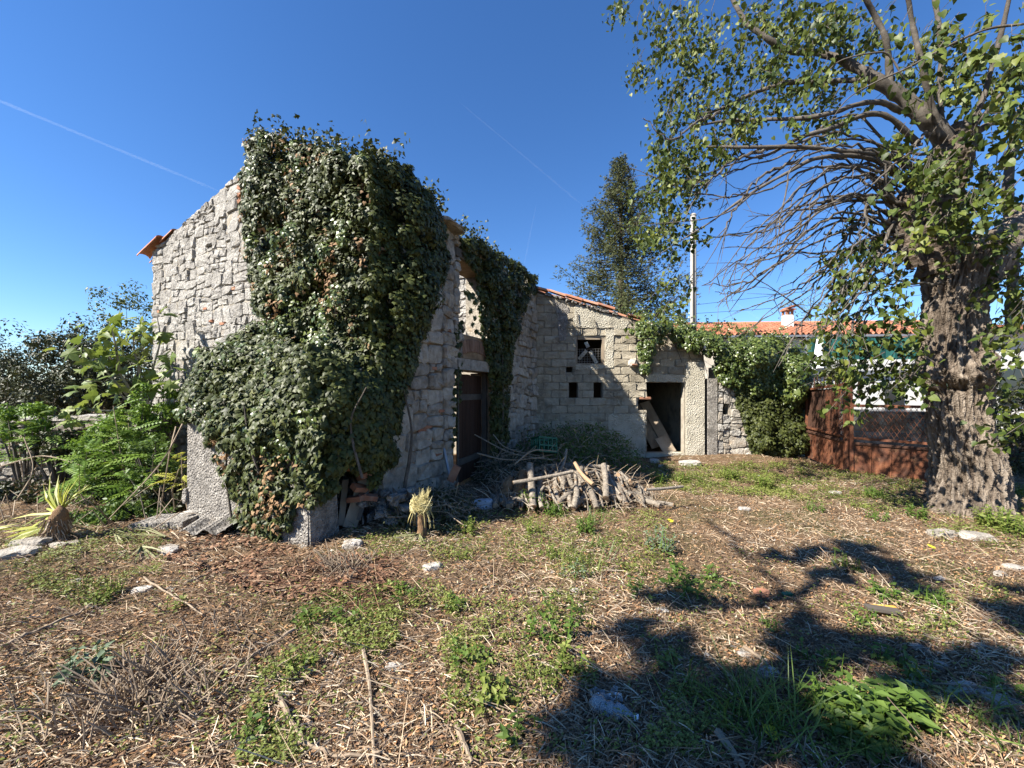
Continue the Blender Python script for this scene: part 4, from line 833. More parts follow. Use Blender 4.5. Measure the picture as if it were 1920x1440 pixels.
# far part of the long wall
iw = thing('ivy', 'dark ivy strip hanging over the house wall next to the doorway', 'ivy', FL.P(3.6, 0, 0))
Q1 = ivy_patch(IVY_F, FL, 9500, .07, .26, .03, 130, (.09, .2), seed=22, edge=22); Q2 = sheet_patch(IVY_F, FL, 3600, .085, .03, seed=23)
T2 = spray_tufts([FL.P(s, ltop(s)+.12, random.uniform(-.3, .1)) for s in np.linspace(1.95, 5.3, 24)], 5, .065, 24, (.08, .32), .14)
jamb = ivy_patch([(852, 600), (866, 590), (864, 700), (852, 840), (844, 850), (846, 700)], FL, 1500, .06, .06, .02, 50, (.04, .09), seed=25)
foliage(iw, 'ivy', T_IVY, *cat(Q1, Q2, T2, jamb), M['ivy'])
wl = ivy_patch([(866, 520), (900, 540), (915, 610), (905, 640), (875, 600)], FL, 500, .06, .1, .02, 24, (.05, .1), seed=26); scatter('young_foliage', T_IVY, *wl, M['ivy_light'], iw)
stems(iw, [[FL.P(3.2, .2, .12), FL.P(3.3, 1.2, .16), FL.P(3.2, 2.4, .2)], [FL.P(1.74, .1, .05), FL.P(1.76, 1.0, .06), FL.P(1.75, 2.2, .06)]], .02)
# ivy over the outbuilding end and the boundary wall
ib = thing('ivy', 'sunlit yellowish ivy hood spilling over outbuilding end and boundary wall', 'ivy', (5.8, 10.1, 0))
FBI = FR((OX, OY), (1, 0), (0, -1))
IV1 = [(1175, 612), (1215, 600), (1260, 610), (1310, 622), (1330, 632), (1400, 636), (1450, 640), (1490, 660), (1515, 690), (1508, 740), (1480, 760), (1430, 745), (1400, 735), (1370, 730), (1345, 720), (1335, 690), (1310, 660), (1280, 668), (1265, 640), (1230, 640), (1215, 690), (1205, 720), (1200, 670), (1190, 640)]
IV2 = [(1375, 720), (1440, 735), (1510, 730), (1515, 800), (1512, 845), (1470, 862), (1408, 856), (1400, 820), (1388, 780), (1378, 750)]
R1 = ivy_patch(IV1, FBI, 12000, .075, .5, .14, 170, (.13, .27), seed=31, edge=26); R2 = ivy_patch(IV2, FBI, 6500, .075, .3, .03, 100, (.1, .22), seed=32, edge=24); R3 = sheet_patch(IV2, FBI, 2600, .09, .03, seed=33)
R4 = spray_tufts([(x, 10.15+random.uniform(-.2, .3), z) for x, z in ((3.1, 3.45), (3.4, 3.5), (3.8, 3.35), (4.1, 3.3), (4.5, 3.35), (4.8, 3.2), (5.1, 3.15), (5.5, 3.1), (5.9, 3.05), (6.3, 3.05), (6.6, 2.95), (7.0, 2.8), (7.3, 2.6))], 9, .07, 34, (.1, .4), .25)
foliage(ib, 'ivy', T_IVY, *cat(R2, R3), M['ivy']); 
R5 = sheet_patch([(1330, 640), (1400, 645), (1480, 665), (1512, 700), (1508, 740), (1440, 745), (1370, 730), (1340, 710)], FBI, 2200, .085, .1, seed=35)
scatter('sunlit_foliage', T_IVY, *cat(R1, R4, R5), M['ivy_light'], ib)  # top of the hood in lighter leaves, sunlight put into the colour
th = [[Vector((OX+s, OY-.06, z)) for s, z in pts] for pts in (((3.7, 3.2), (3.9, 2.7), (4.05, 2.2)), ((3.2, 3.3), (3.5, 3.0), (3.75, 2.4)), ((4.2, 3.0), (4.3, 2.5), (4.45, 1.9)), ((1.05, 3.7), (1.08, 3.2), (1.0, 2.6)), ((1.5, 3.5), (1.55, 3.3), (1.5, 3.1)), ((4.8, 2.4), (5.0, 1.7), (4.9, 1.0)), ((5.0, 2.2), (5.4, 1.4), (5.5, .8)))]
stems(ib, th, .012)
# ------------------------------------------------------------------ the old mulberry tree
TY = 5.55
tb = gp(1815, 955)
tree = thing('old_tree', 'old pollarded tree with massive gnarled trunk and long bare drooping branches', 'tree', (tb.x, TY, 0))
prof = [(985, 1812, 104), (955, 1815, 88), (925, 1817, 79), (880, 1815, 76), (840, 1808, 69), (800, 1801, 65), (765, 1797, 63), (738, 1797, 64), (722, 1792, 74), (700, 1787, 80), (672, 1786, 74), (640, 1787, 67), (600, 1788, 66), (560, 1793, 68), (525, 1800, 76), (492, 1806, 84), (468, 1806, 82), (452, 1804, 60)]
zs = np.array([EYE+(HZ-p[0])/FP*TY for p in prof]); xs_ = np.array([(p[1]-960)/FP*TY for p in prof]); rs_ = np.array([p[2]/FP*TY*.66 for p in prof])
NA, NZ = 240, 400
zz = np.linspace(zs[0], zs[-1], NZ); cx = np.interp(zz, zs, xs_); rr = np.interp(zz, zs, rs_)
k5 = np.ones(7)/7; cx[3:-3] = np.convolve(cx, k5, 'valid'); rr[3:-3] = np.convolve(rr, k5, 'valid')
lump_ = lambda a, b, c: .5*noise.noise(Vector((a*3, b*3, c*5)))
vs = []; tt = []
for i in range(NZ):
    for k in range(NA):
        a = 2*PI*k/NA; ca, sa = math.cos(a), math.sin(a); z = zz[i]
        wav = .12*noise.noise(Vector((ca*2, sa*2, z*3)))
        p1 = Vector((ca*4.2+wav*4, sa*4.2, z*2.2)); rdg = 1-abs(noise.noise(p1))*2.6
        p2 = Vector((ca*9+wav*9, sa*9, z*4.2)); rdg2 = 1-abs(noise.noise(p2))*2.4
        vd = noise.voronoi(Vector((ca*6.5+wav*5+lump_(ca, sa, z), sa*6.5, z*1.7)))[0]; pl = min(1, (vd[1]-vd[0])*2.2); vd2 = noise.voronoi(Vector((ca*17+wav*9, sa*17, z*5.5+3)))[0]; pl2 = min(1, (vd2[1]-vd2[0])*2.)
        p3 = Vector((ca*22, sa*22, z*13)); lump = noise.noise(Vector((ca*1.3, sa*1.3, z*1.3+4)))
        burl = math.exp(-((z-1.93-.12*ca-.1*noise.noise(Vector((ca*2, sa*2, 7))))/.19)**2); crack = math.exp(-((z-1.72-.05*ca-.05*noise.noise(Vector((ca*3, sa*3, 2))))/.028)**2)*max(0, min(1, .6+1.5*noise.noise(Vector((ca*2, sa*2, 5)))))
        fl = math.exp(-max(0, z)/.16)*(.5+.5*math.sin(a*4+1))
        r = rr[i]*(1+.16*lump)+.03*max(-1, rdg)+.036*pl+.02*pl2+.016*noise.noise(p3)-.04+burl*(.04+.12*noise.noise(Vector((ca*3.5, sa*3.5, z*9))))-.055*crack+.06*fl+random.uniform(-.006, .006)
        # hollow foot on the camera's right-hand side
        vs.append((cx[i]+ca*r, TY+sa*r*.92, z)); tt.append(min(1, max(0, -.02+.55*pl+.32*pl2+.12*rdg-.5*crack)))
fs = [(i*NA+k, i*NA+(k+1) % NA, (i+1)*NA+(k+1) % NA, (i+1)*NA+k) for i in range(NZ-1) for k in range(NA)]+[tuple((NZ-1)*NA+k for k in range(NA))]
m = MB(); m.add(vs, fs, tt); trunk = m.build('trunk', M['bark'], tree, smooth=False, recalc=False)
def gnarl(mb, pts, n=14, amp=.16):
    q = curve_pts(pts, 8); P = [Vector(x[:3]) for x in q]; b = len(mb.v); mb.tube(P, [max(.004, x[3]) for x in q], n, cap=True)
    for i in range(b, len(mb.v)):
        p = Vector(mb.v[i]); c = P[min(len(P)-1, (i-b)//n)]; d = p-c; k = 1+amp*(noise.noise(p*7)+.6*noise.noise(p*18)); mb.v[i] = tuple(c+d*k); mb.t[i] = .5+.4*noise.noise(p*9)
def pw(u, v, Y, r): p = at(u, v, Y); return (p.x, p.y, p.z, r)
m = MB(); gnarl(m, [pw(1775, 510, 5.6, .3), pw(1758, 440, 5.62, .29), pw(1756, 380, 5.65, .27), pw(1772, 320, 5.65, .25), pw(1790, 278, 5.6, .22), pw(1800, 250, 5.58, .2), pw(1806, 236, 5.58, .08)], 30, .22); m.build('upper_trunk', M['bark_shaded'], tree)
m = MB(); gnarl(m, [pw(1720, 500, 5.5, .1), pw(1700, 450, 5.5, .12), pw(1688, 410, 5.5, .13), pw(1700, 372, 5.55, .12), pw(1735, 340, 5.6, .14)], 16, .25); m.build('side_stem', M['bark_shaded'], tree)
m = MB(); gnarl(m, [pw(1850, 520, 5.6, .2), pw(1870, 470, 5.55, .22), pw(1905, 420, 5.6, .16), pw(1935, 380, 5.7, .08)], 16, .25); m.build('broken_stub', M['bark'], tree, smooth=True)
limbs = [
 [(1785, 272, 5.6, .17), (1738, 225, 5.55, .16), (1690, 180, 5.6, .13), (1640, 148, 5.65, .11), (1590, 118, 5.8, .085), (1530, 98, 6, .065), (1478, 95, 6.1, .06), (1430, 66, 6.1, .055), (1395, 36, 6.2, .05), (1362, -25, 6.3, .045)],
 [(1668, 168, 5.6, .07), (1668, 130, 5.6, .058), (1660, 70, 5.5, .05), (1640, 30, 5.5, .045), (1615, -20, 5.4, .04)],
 [(1768, 262, 5.5, .06), (1745, 190, 5.4, .05), (1726, 110, 5.3, .045), (1712, 50, 5.3, .04), (1700, -20, 5.2, .035)],
 [(1765, 250, 5.6, .055), (1763, 160, 5.6, .05), (1765, 90, 5.6, .045), (1750, -20, 5.6, .035)],
 [(1790, 262, 5.5, .055), (1835, 205, 5.3, .045), (1862, 120, 5.2, .04), (1880, 50, 5.1, .034), (1896, -20, 5.0, .03)],
 [(1800, 275, 5.6, .07), (1850, 235, 5.6, .06), (1900, 215, 5.7, .055), (1960, 210, 5.8, .05)],
 [(1805, 262, 5.5, .045), (1870, 185, 5.2, .035), (1940, 90, 5.0, .025)],
 [(1690, 210, 5.6, .05), (1655, 193, 5.5, .05), (1610, 195, 5.4, .045), (1560, 212, 5.4, .04), (1500, 222, 5.5, .038), (1430, 224, 5.7, .034), (1360, 227, 5.9, .026), (1310, 235, 6, .018)],
 [(1625, 150, 5.7, .05), (1560, 152, 5.9, .048), (1480, 155, 6.1, .045), (1420, 172, 6.3, .04), (1352, 204, 6.5, .033), (1310, 215, 6.6, .02)],
 [(1720, 270, 5.5, .06), (1670, 222, 5.4, .05), (1625, 215, 5.4, .045), (1560, 240, 5.3, .04), (1500, 258, 5.3, .033), (1440, 290, 5.4, .026), (1395, 292, 5.5, .018), (1372, 250, 5.5, .01)],
 [(1722, 318, 5.5, .06), (1670, 294, 5.4, .055), (1600, 285, 5.3, .045), (1540, 278, 5.3, .04), (1480, 275, 5.3, .036), (1400, 276, 5.4, .03), (1320, 275, 5.6, .018)],
 [(1720, 350, 5.5, .075), (1688, 330, 5.45, .07), (1655, 305, 5.4, .055), (1600, 292, 5.3, .04), (1530, 297, 5.2, .036), (1480, 322, 5.2, .032), (1420, 355, 5.3, .028), (1375, 385, 5.4, .022), (1330, 418, 5.5, .016), (1270, 455, 5.6, .011), (1214, 492, 5.7, .005)],
 [(1420, 355, 5.3, .02), (1370, 395, 5.4, .014), (1310, 412, 5.5, .011), (1200, 422, 5.7, .005)],
 [(1895, 620, 5.8, .09), (1900, 500, 5.8, .085), (1890, 390, 5.8, .08), (1895, 300, 5.8, .075), (1915, 200, 5.8, .06)],
 [(1920, 45, 4.6, .018), (1850, 55, 4.7, .018), (1780, 85, 4.8, .017), (1700, 128, 4.9, .015), (1640, 155, 5.0, .013), (1590, 185, 5.1, .01), (1555, 230, 5.2, .005)],
 [(1545, 140, 5.2, .007), (1580, 112, 5.1, .012), (1650, 98, 5.0, .014), (1672, 110, 5, .013), (1690, 140, 5, .012), (1705, 162, 5.05, .01)],
]
for L in limbs:
    m = MB(); gnarl(m, [pw(p[0], p[1], p[2], p[3]*.72) for p in L], 10, .3); m.build('limb', M['branch'], tree, smooth=True)
whips = [((1680, 392), (1620, 330), (1500, 372), (1405, 462)), ((1690, 420), (1600, 370), (1480, 440), (1372, 552)), ((1685, 430), (1610, 420), (1450, 500), (1345, 568)), ((1690, 400), (1590, 330), (1470, 420), (1440, 470)), ((1700, 440), (1620, 450), (1520, 520), (1425, 602)),
 ((1695, 445), (1600, 470), (1500, 540), (1390, 580)), ((1690, 460), (1610, 500), (1540, 560), (1480, 640)), ((1700, 400), (1610, 320), (1540, 360), (1508, 432)), ((1690, 350), (1560, 310), (1420, 360), (1330, 372)), ((1715, 300), (1600, 262), (1440, 300), (1300, 345)),
 ((1730, 270), (1640, 285), (1560, 360), (1480, 470)), ((1690, 425), (1560, 420), (1420, 520), (1318, 535)), ((1695, 450), (1640, 480), (1570, 560), (1540, 620)), ((1685, 380), (1540, 380), (1420, 430), (1300, 455)), ((1700, 470), (1660, 500), (1600, 560), (1560, 660)), ((1710, 370), (1640, 350), (1560, 430), (1525, 520)),
 ((1700, 340), (1620, 308), (1520, 340), (1440, 420)), ((1690, 410), (1630, 400), (1560, 470), (1440, 560)), ((1700, 430), (1580, 400), (1460, 470), (1395, 500)), ((1715, 320), (1580, 250), (1400, 300), (1215, 362)), ((1500, 300), (1430, 330), (1380, 390), (1350, 452)), ((1440, 280), (1380, 300), (1320, 350), (1285, 400)), ((1350, 210), (1300, 230), (1262, 262), (1205, 222)), ((1700, 480), (1650, 540), (1600, 600), (1590, 690)), ((1870, 540), (1720, 530), (1660, 535), (1560, 575))]
rw = random.Random(5)
for a, b, c, d in list(whips[:20]):
    j = lambda p, s: (p[0]+rw.gauss(0, s), p[1]+rw.gauss(0, s)); whips.append((j(a, 12), j(b, 22), j(c, 30), j(d, 45)))
for a, b, c, d in whips:
    Y0 = 5.45; Y1 = rw.uniform(4.5, 6.2)
    P = [pw(*a, Y0, rw.uniform(.018, .026)), pw(b[0], b[1], Y0*.7+Y1*.3, .015), pw(c[0], c[1], Y0*.3+Y1*.7, .0105), pw(*d, Y1, .004)]
    m = MB(); q = curve_pts(P, 9)
    for i, x in enumerate(q):
        if 0 < i < len(q)-1: q[i] = x+np.array([rw.gauss(0, .013), rw.gauss(0, .013), rw.gauss(0, .016), rw.uniform(-.001, .002)])
    m.tube([Vector(x[:3]) for x in q], [max(.003, x[3]) for x in q], 6)
    for i in range(4, len(q)-1, 1):                        # side twigs and knobbly spurs
        p = Vector(q[i][:3]); dr = (Vector(q[i+1][:3])-p).normalized()
        if rw.random() < .75: n_ = Vector((rw.gauss(0, 1), rw.gauss(0, 1), rw.gauss(0, 1))).normalized(); m.tube([p, p+(dr*.5+n_)*rw.uniform(.02, .05)], [.006, .002], 4)
        if rw.random() < .32: n_ = Vector((rw.gauss(0, .5), rw.gauss(0, .5), rw.gauss(-.2, .5))); l = rw.uniform(.15, .45); e = p+(dr+n_)*l; m.tube([p, p+(dr+n_*.6)*l*.5, e+Vector((0, 0, -.08*l))], [.007, .005, .002], 4)
    m.build('branch', M['branch'], tree)
# leaf clusters on hanging twigs
LC = [([(1140, 0), (1500, 0), (1490, 120), (1440, 190), (1340, 200), (1250, 190), (1185, 120), (1240, 60), (1150, 30)], 120, 5.6, 7.4, .085, 13),
      ([(1240, 180), (1330, 160), (1420, 190), (1440, 240), (1370, 300), (1300, 330), (1240, 300), (1222, 250)], 55, 5.4, 7., .09, 13),
      ([(1225, 270), (1310, 300), (1330, 340), (1290, 420), (1250, 470), (1190, 450), (1180, 400), (1215, 330)], 50, 5.5, 7.2, .09, 13),
      ([(1190, 410), (1290, 420), (1300, 540), (1260, 600), (1210, 590), (1200, 500)], 18, 5.8, 7., .085, 11),
      ([(1440, 60), (1620, 60), (1650, 190), (1560, 240), (1440, 240)], 46, 5.2, 6.8, .09, 13),
      ([(1500, 0), (1640, 0), (1640, 80), (1500, 70)], 34, 5.3, 6.5, .09, 13),
      ([(1640, 0), (1920, 0), (1920, 190), (1760, 170), (1680, 120)], 30, 4.4, 6.0, .12, 10),
      ([(1810, 100), (1930, 80), (1930, 330), (1850, 300), (1810, 230)], 22, 4.5, 6.0, .12, 10),
      ([(1735, 310), (1830, 290), (1900, 330), (1900, 430), (1800, 450), (1700, 470), (1690, 420)], 38, 4.5, 5.2, .1, 11),
      ([(1660, 230), (1740, 240), (1800, 290), (1740, 350), (1680, 330)], 14, 4.9, 5.3, .1, 10),
      ([(1600, 380), (1680, 400), (1690, 480), (1600, 470)], 10, 5.2, 5.7, .1, 9),
      ([(1560, 470), (1620, 450), (1690, 500), (1720, 600), (1720, 720), (1660, 760), (1600, 740), (1600, 690), (1560, 660), (1530, 640), (1550, 600)], 74, 4.8, 5.5, .1, 9),
      ([(1880, 420), (1930, 420), (1930, 760), (1895, 740), (1880, 620)], 26, 4.9, 5.4, .1, 9),
      ([(1885, 560), (1930, 560), (1930, 800), (1895, 790)], 10, 4.4, 4.9, .1, 8),
      ([(1700, 60), (1830, 60), (1830, 200), (1720, 200)], 20, 5.6, 6.4, .1, 10)]
rt = np.random.default_rng(77); POS, NRM, TIP, SCL, TNT = [], [], [], [], []; tw = MB()
for poly, n, Y0, Y1, sz_, nl in LC:
    for u, v in poly_sample(poly, int(n*.95), rt):
        Y = rt.uniform(Y0, Y1); p = np.array(at(u, v, Y)); dr = np.array([rt.normal()*.22-.08, rt.normal()*.22, -rt.uniform(.15, .5)]); tn = rt.uniform(.2, .8)
        tw.tube([p-dr*.3+np.array([.1, 0, .1]), p, p+dr], [.005, .004, .002], 4, cap=False)
        for i in range(int(nl*rt.uniform(1.2, 2.8))):
            t = rt.random(); q = p+dr*t+rt.normal(size=3)*np.array([.075, .075, .06]); POS.append(q); NRM.append(unit_ := norm(rt.normal(size=3)+np.array([-.45, -.3, .5]))); TIP.append(norm(np.array([rt.normal()*.5, rt.normal()*.5, -1.])))
            SCL.append(sz_*rt.uniform(.42, .95)); TNT.append(np.clip(tn+rt.normal()*.2, 0, 1))
tag(tw.build('twigs', M['branch'], tree), kind='stuff')
foliage(tree, 'heart', T_HEART, np.array(POS), np.array(NRM), np.array(TIP), np.array(SCL), np.array(TNT), M['mulberry'], 300, name='crown')
# ------------------------------------------------------------------ second tree, just behind the camera: only its shade is in view
st = thing('shade_tree', 'leafy tree standing behind the viewpoint whose shade dapples the yard', 'tree', (-4.6, -1.6, 0))
def upsun(u, v, h): g = gp(u, v); k = h/math.tan(SUN_EL); return Vector((g.x-SUN_DIR.x*k, g.y-SUN_DIR.y*k, h))
m = MB(); m.tube(curve_pts([(-4.6, -1.6, -.2, .22), (-4.5, -1.5, 1.5, .2), (-4.4, -1.3, 3.4, .17), (-4.3, -1.1, 5.0, .14)], 5) and [Vector(x[:3]) for x in curve_pts([(-4.6, -1.6, -.2, .22), (-4.5, -1.5, 1.5, .2), (-4.4, -1.3, 3.4, .17), (-4.3, -1.1, 5.0, .14)], 5)], .17, 9); m.build('trunk', M['bark'], st)
hub = Vector((-4.3, -1.1, 5.0))
SB = [[(1500, 1340), (1492, 1250), (1488, 1170), (1470, 1105), (1410, 1045), (1345, 985)], [(1488, 1170), (1560, 1190), (1640, 1195), (1780, 1240), (1900, 1270)], [(1480, 1110), (1560, 1080), (1640, 1060), (1760, 1090)], [(1500, 1340), (1400, 1290), (1290, 1220), (1180, 1180)], [(1470, 1105), (1380, 1120), (1290, 1130)]]
for L in SB:
    P = [upsun(u, v, 6.2+.2*i) for i, (u, v) in enumerate(L)]
    if L[0] == (1500, 1340): P = [hub, (hub+P[0])/2+Vector((0, 0, .25))]+P
    m = MB(); q = curve_pts(P, 5); r0 = .055 if L[0] == (1500, 1340) and len(L) > 4 else .05; m.tube([Vector(x)+Vector((rt.normal()*.06, rt.normal()*.06, 0)) for x in q], [r0*(1-.75*i/len(q))+.012 for i in range(len(q))], 6); m.build('limb', M['branch'], st)
SH = [(1490, 1040, .28), (1580, 1035, .3), (1640, 1055, .3), (1560, 1075, .16), (1700, 1090, .22), (1290, 1130, .26), (1250, 1120, .16), (1500, 1150, .14), (1495, 1200, .14), (1500, 1250, .2), (1560, 1210, .26), (1640, 1225, .2), (1720, 1235, .28), (1800, 1250, .26), (1880, 1260, .3), (1880, 1150, .2), (1540, 1240, .2), (1200, 1190, .18), (1270, 1215, .22), (1330, 1245, .22), (1390, 1290, .26), (1440, 1320, .3), (1250, 1290, .24), (1160, 1330, .3), (1230, 1360, .3), (1330, 1400, .3), (1100, 1400, .22), (1560, 1440, .22), (1780, 1290, .14), (1700, 1280, .12), (1400, 1430, .3), (1290, 1440, .24), (1130, 1270, .1), (1890, 1320, .18), (1640, 1450, .3), (2050, 1250, .6), (2100, 1150, .6), (1990, 1180, .4)]
PP, NN, TTi = [], [], []
for u, v, r in SH:
    h = 6.0+2.0*rt.random(); c = np.array(upsun(u, v, h)); r *= .82
    for q in range(6):
        n = int(70*r); c2 = c+norm(rt.normal(size=3))*r*np.array([1.1, 1., .8])*rt.random()**.5; d = norm(rt.normal(size=(n, 3)))*(rt.random(n)[:, None]**.5)*r*rt.uniform(.3, .62); PP.append(c2+d)
PP = np.concatenate(PP); n = len(PP); scatter('crown', T_HEART, PP, norm(unit(n)+np.array([0, 0, .4])), norm(unit(n)+np.array([0, 0, -.6])), .12*rt.uniform(.6, 1.3, n), rt.random(n), M['mulberry'], st)
# ------------------------------------------------------------------ fig tree, fronds and palm at the low wall
fig = thing('fig_tree', 'young fig tree with big lobed leaves leaning over the low wall', 'tree', at(250, 790, 7.5))
FB_ = [[(265, 770, 7.6), (215, 715, 7.2), (185, 680, 7.0), (165, 665, 6.9)], [(265, 770, 7.6), (225, 700, 7.2), (180, 640, 7.0), (130, 655, 6.7)], [(270, 770, 7.6), (262, 700, 7.2), (250, 640, 7.0), (270, 600, 6.9)], [(275, 770, 7.5), (285, 700, 7.1), (300, 640, 6.9), (295, 595, 6.8)], [(260, 770, 7.6), (200, 720, 7.2), (160, 715, 7.0)], [(275, 770, 7.5), (300, 720, 7.0), (322, 690, 6.8)], [(262, 770, 7.4), (190, 770, 6.9), (130, 765, 6.7)], [(225, 700, 7.2), (215, 640, 6.9), (205, 600, 6.9)]]
fp, fn, ft, fsz = [], [], [], []
for L in FB_:
    P = [at(*p) for p in L]; m = MB(); q = curve_pts(P, 5); m.tube([Vector(x) for x in q], [.022*(1-.7*i/len(q)) for i in range(len(q))], 6, wob=.1); m.build('branch', M['concrete'], fig)
    for k in range(24):
        t = rt.uniform(.3, 1.08); i = min(len(q)-1, int(t*(len(q)-1))); fp.append(np.array(q[i])+rt.normal(size=3)*np.array([.2, .16, .15])); fn.append(norm(rt.normal(size=3)*.5+np.array([-.3, -.45, .75]))); ft.append(norm(np.array([rt.normal(), rt.normal()-.3, -.5]))); fsz.append(rt.uniform(.13, .25))
foliage(fig, 'fig', T_FIG, np.array(fp), np.array(fn), np.array(ft), np.array(fsz), rt.random(len(fp)), M['fig'], 300)
def pinnate(mat, q):
    k = ('pinnate', mat.name, q)
    if k in LEAFM: return LEAFM[k]
    m = MB(); m.tube([(0, 0, 0), (0, .5, .05), (0, 1, -.08)], [.012, .008, .003], 3, cap=False)
    for i in range(9):
        y = .14+i*.1; z = .05-.13*(y-.5)**2*2; w_ = .24*math.sin(min(PI, .5+i*.27))
        for sx in (-1, 1): m.add([(0, y, z), (sx*w_*.5, y+.0, z+.0), (sx*w_, y+.08, z-.03), (sx*w_*.5, y+.085, z)], [(0, 1, 3), (1, 2, 3)])
    m.add([(0, 1, -.08), (.05, 1.08, -.1), (0, 1.18, -.14), (-.05, 1.08, -.1)], [(0, 1, 2), (0, 2, 3)])
    me = bpy.data.meshes.new('frond'); me.from_pydata(m.v, [], m.f); me.update(); a = me.attributes.new('tint', 'FLOAT', 'POINT'); a.data.foreach_set('value', np.full(len(m.v), (q+.5)/4, np.float32)); me.materials.append(mat); LEAFM[k] = me; return me
def frond_bush(label, c, spots, size, mat, seed, nper=7):
    r = np.random.default_rng(seed); o = thing('sapling', label, 'sapling', c, 'feathery saplings by the low wall')
    for (u, v, Y) in spots:
        top = at(u, v, Y); foot = Vector((top.x+r.normal()*.15, top.y+.1, 0)); m = MB(); m.tube([foot, (foot+top)/2+Vector((r.normal()*.05, 0, 0)), top], [.013, .01, .005], 5); m.build('stem', M['twig'], o)
        for k in range(nper):
            t = r.uniform(.45, 1.02); p = foot.lerp(top, t); a = r.uniform(0, 2*PI); y = Vector((math.cos(a), math.sin(a)-.25, r.uniform(-.35, .5))).normalized(); up = Vector((r.normal()*.25, -.3+r.normal()*.2, 1)); x = y.cross(up).normalized(); z = x.cross(y); s = size*r.uniform(.6, 1.25)
            f = bpy.data.objects.new('frond', pinnate(mat, int(r.integers(0, 4)))); C.objects.link(f); f.parent = o; b = p-WB[o.name]
            f.matrix_local = Matrix(((x.x*s, y.x*s, z.x*s, b.x), (x.y*s, y.y*s, z.y*s, b.y), (x.z*s, y.z*s, z.z*s, b.z), (0, 0, 0, 1)))
frond_bush('bright green feathery sapling thicket climbing over the low wall', gp(230, 950), [(u+rt.normal()*8, v+rt.normal()*8, rt.uniform(5.5, 6.6)) for u, v in ((205, 780), (235, 790), (190, 820), (215, 840), (250, 830), (165, 870), (200, 880), (240, 880), (185, 920), (225, 920), (255, 900), (200, 950), (235, 955), (270, 860), (205, 770), (225, 800), (160, 900))], .4, M['frond'], 51, 13)
frond_bush('feathery sapling clump beside the fallen wall stones', gp(50, 930), [(45, 785, 6.6), (30, 790, 6.6), (70, 775, 6.5), (60, 800, 6.4), (85, 800, 6.4), (15, 770, 6.6)], .36, M['frond'], 52, 11)
frond_bush('small yellow-green fern-like shoot against the annex corner', gp(338, 960), [(340, 850, 5.3), (335, 880, 5.3), (345, 900, 5.25)], .3, M['palm'], 53, 5)
for i, (pts, lb) in enumerate((([(345, 790, 5.4), (300, 870, 5.0), (205, 972, 4.9)], 'long bare pale cane bent down in front of the saplings'), ([(330, 800, 5.5), (318, 850, 5.3), (300, 960, 5.2)], 'short bare cane standing by the annex corner'), ([(0, 875, 6.0), (80, 855, 5.9), (160, 875, 5.8)], 'thin bare stem arching in front of the low wall stones'), ([(30, 940, 5.6), (62, 880, 5.8), (45, 820, 6)], 'grey crooked stem rising by the low wall stones'))):
    m = MB(); q = curve_pts([at(*p) for p in pts], 6); m.tube([Vector(x) for x in q], [.011*(1-.5*k/len(q)) for k in range(len(q))], 5, wob=.2); tag(m.build('cane', M['twig']), lb, 'cane', 'bare canes by the low wall')
bb = MB()
for k in range(90):
    u, v = rt.uniform(0, 330), rt.uniform(880, 1000); p = gp(u, v); a = rt.uniform(0, 2*PI); l = rt.uniform(.2, .6); h = rt.uniform(.05, .5); bb.tube([p, p+Vector((math.cos(a)*l*.5, math.sin(a)*l*.5, h)), p+Vector((math.cos(a)*l, math.sin(a)*l, h*.6))], [.006, .005, .002], 4, cap=False, t=rt.random())
tag(bb.build('dead_brush', M['twig']), 'tangle of dead brushwood at the foot of the low wall', 'brushwood', kind='stuff')
def blade_fan(c, d, up, n, spread, L, mat, parent, name, seed, wd=.022):
    r = np.random.default_rng(seed); c = np.array(c); d = norm(np.array(d, float)); up = norm(np.array(up, float)); x = np.cross(d, up); pos, nr, tp, sc3 = [], [], [], []
    for i in range(n):
        a = (i/(n-1)-.5)*spread+r.normal()*.03; dr = d*math.cos(a)+x*math.sin(a)+up*r.normal()*.06; l = L*(1-.25*abs(a)/max(spread, .1))*r.uniform(.85, 1.1); pos.append(c); tp.append(dr); nr.append(up+r.normal(size=3)*.25); sc3.append((wd*r.uniform(.8, 1.2), l, l))
    for p, n_, t_, s_ in zip(pos, nr, tp, sc3):
        scatter('blade', T_BLADE, np.array([p]), np.array([n_]), np.array([t_]), np.array([s_]), r.random(1), mat, parent, kind=None, base=c)
palm = thing('palm_stump', 'small fan palm with shaggy brown trunk and yellowing leaves', 'palm', gp(105, 1020))
pg = gp(105, 1020); pt = at(112, 955, pg.y)
m = MB(); gnarl(m, [(pg.x, pg.y, -.05, .08), (pg.x+.02, pg.y, .12, .085), (pt.x-.02, pt.y, .22, .08), (pt.x, pt.y, pt.z-.03, .06), (pt.x, pt.y, pt.z+.04, .015)], 18, .3); m.build('trunk', M['fibre'], palm)
for i in range(320):
    a = rt.uniform(0, 2*PI); z = rt.uniform(.05, .36); p = Vector((pg.x+math.cos(a)*.08, pg.y+math.sin(a)*.08, z*.85)); m = MB() if i == 0 else m; m.tube([p, p+Vector((math.cos(a)*.05, math.sin(a)*.05, rt.uniform(-.15, .02)))], [.005, .002], 3, cap=False, t=rt.random())
tag(m.build('fibre_fringe', M['straw'], palm), kind='stuff')
blade_fan(at(108, 962, 4.3), (-.9, -.1, .38), (-.1, -.8, .5), 21, 2.1, .56, M['palm'], palm, 'leaf_fan', 61, .03)
blade_fan(at(118, 955, 4.4), (.1, -.1, 1), (-.4, -.9, 0), 11, .5, .36, M['palm'], palm, 'leaf_fan', 62, .03)
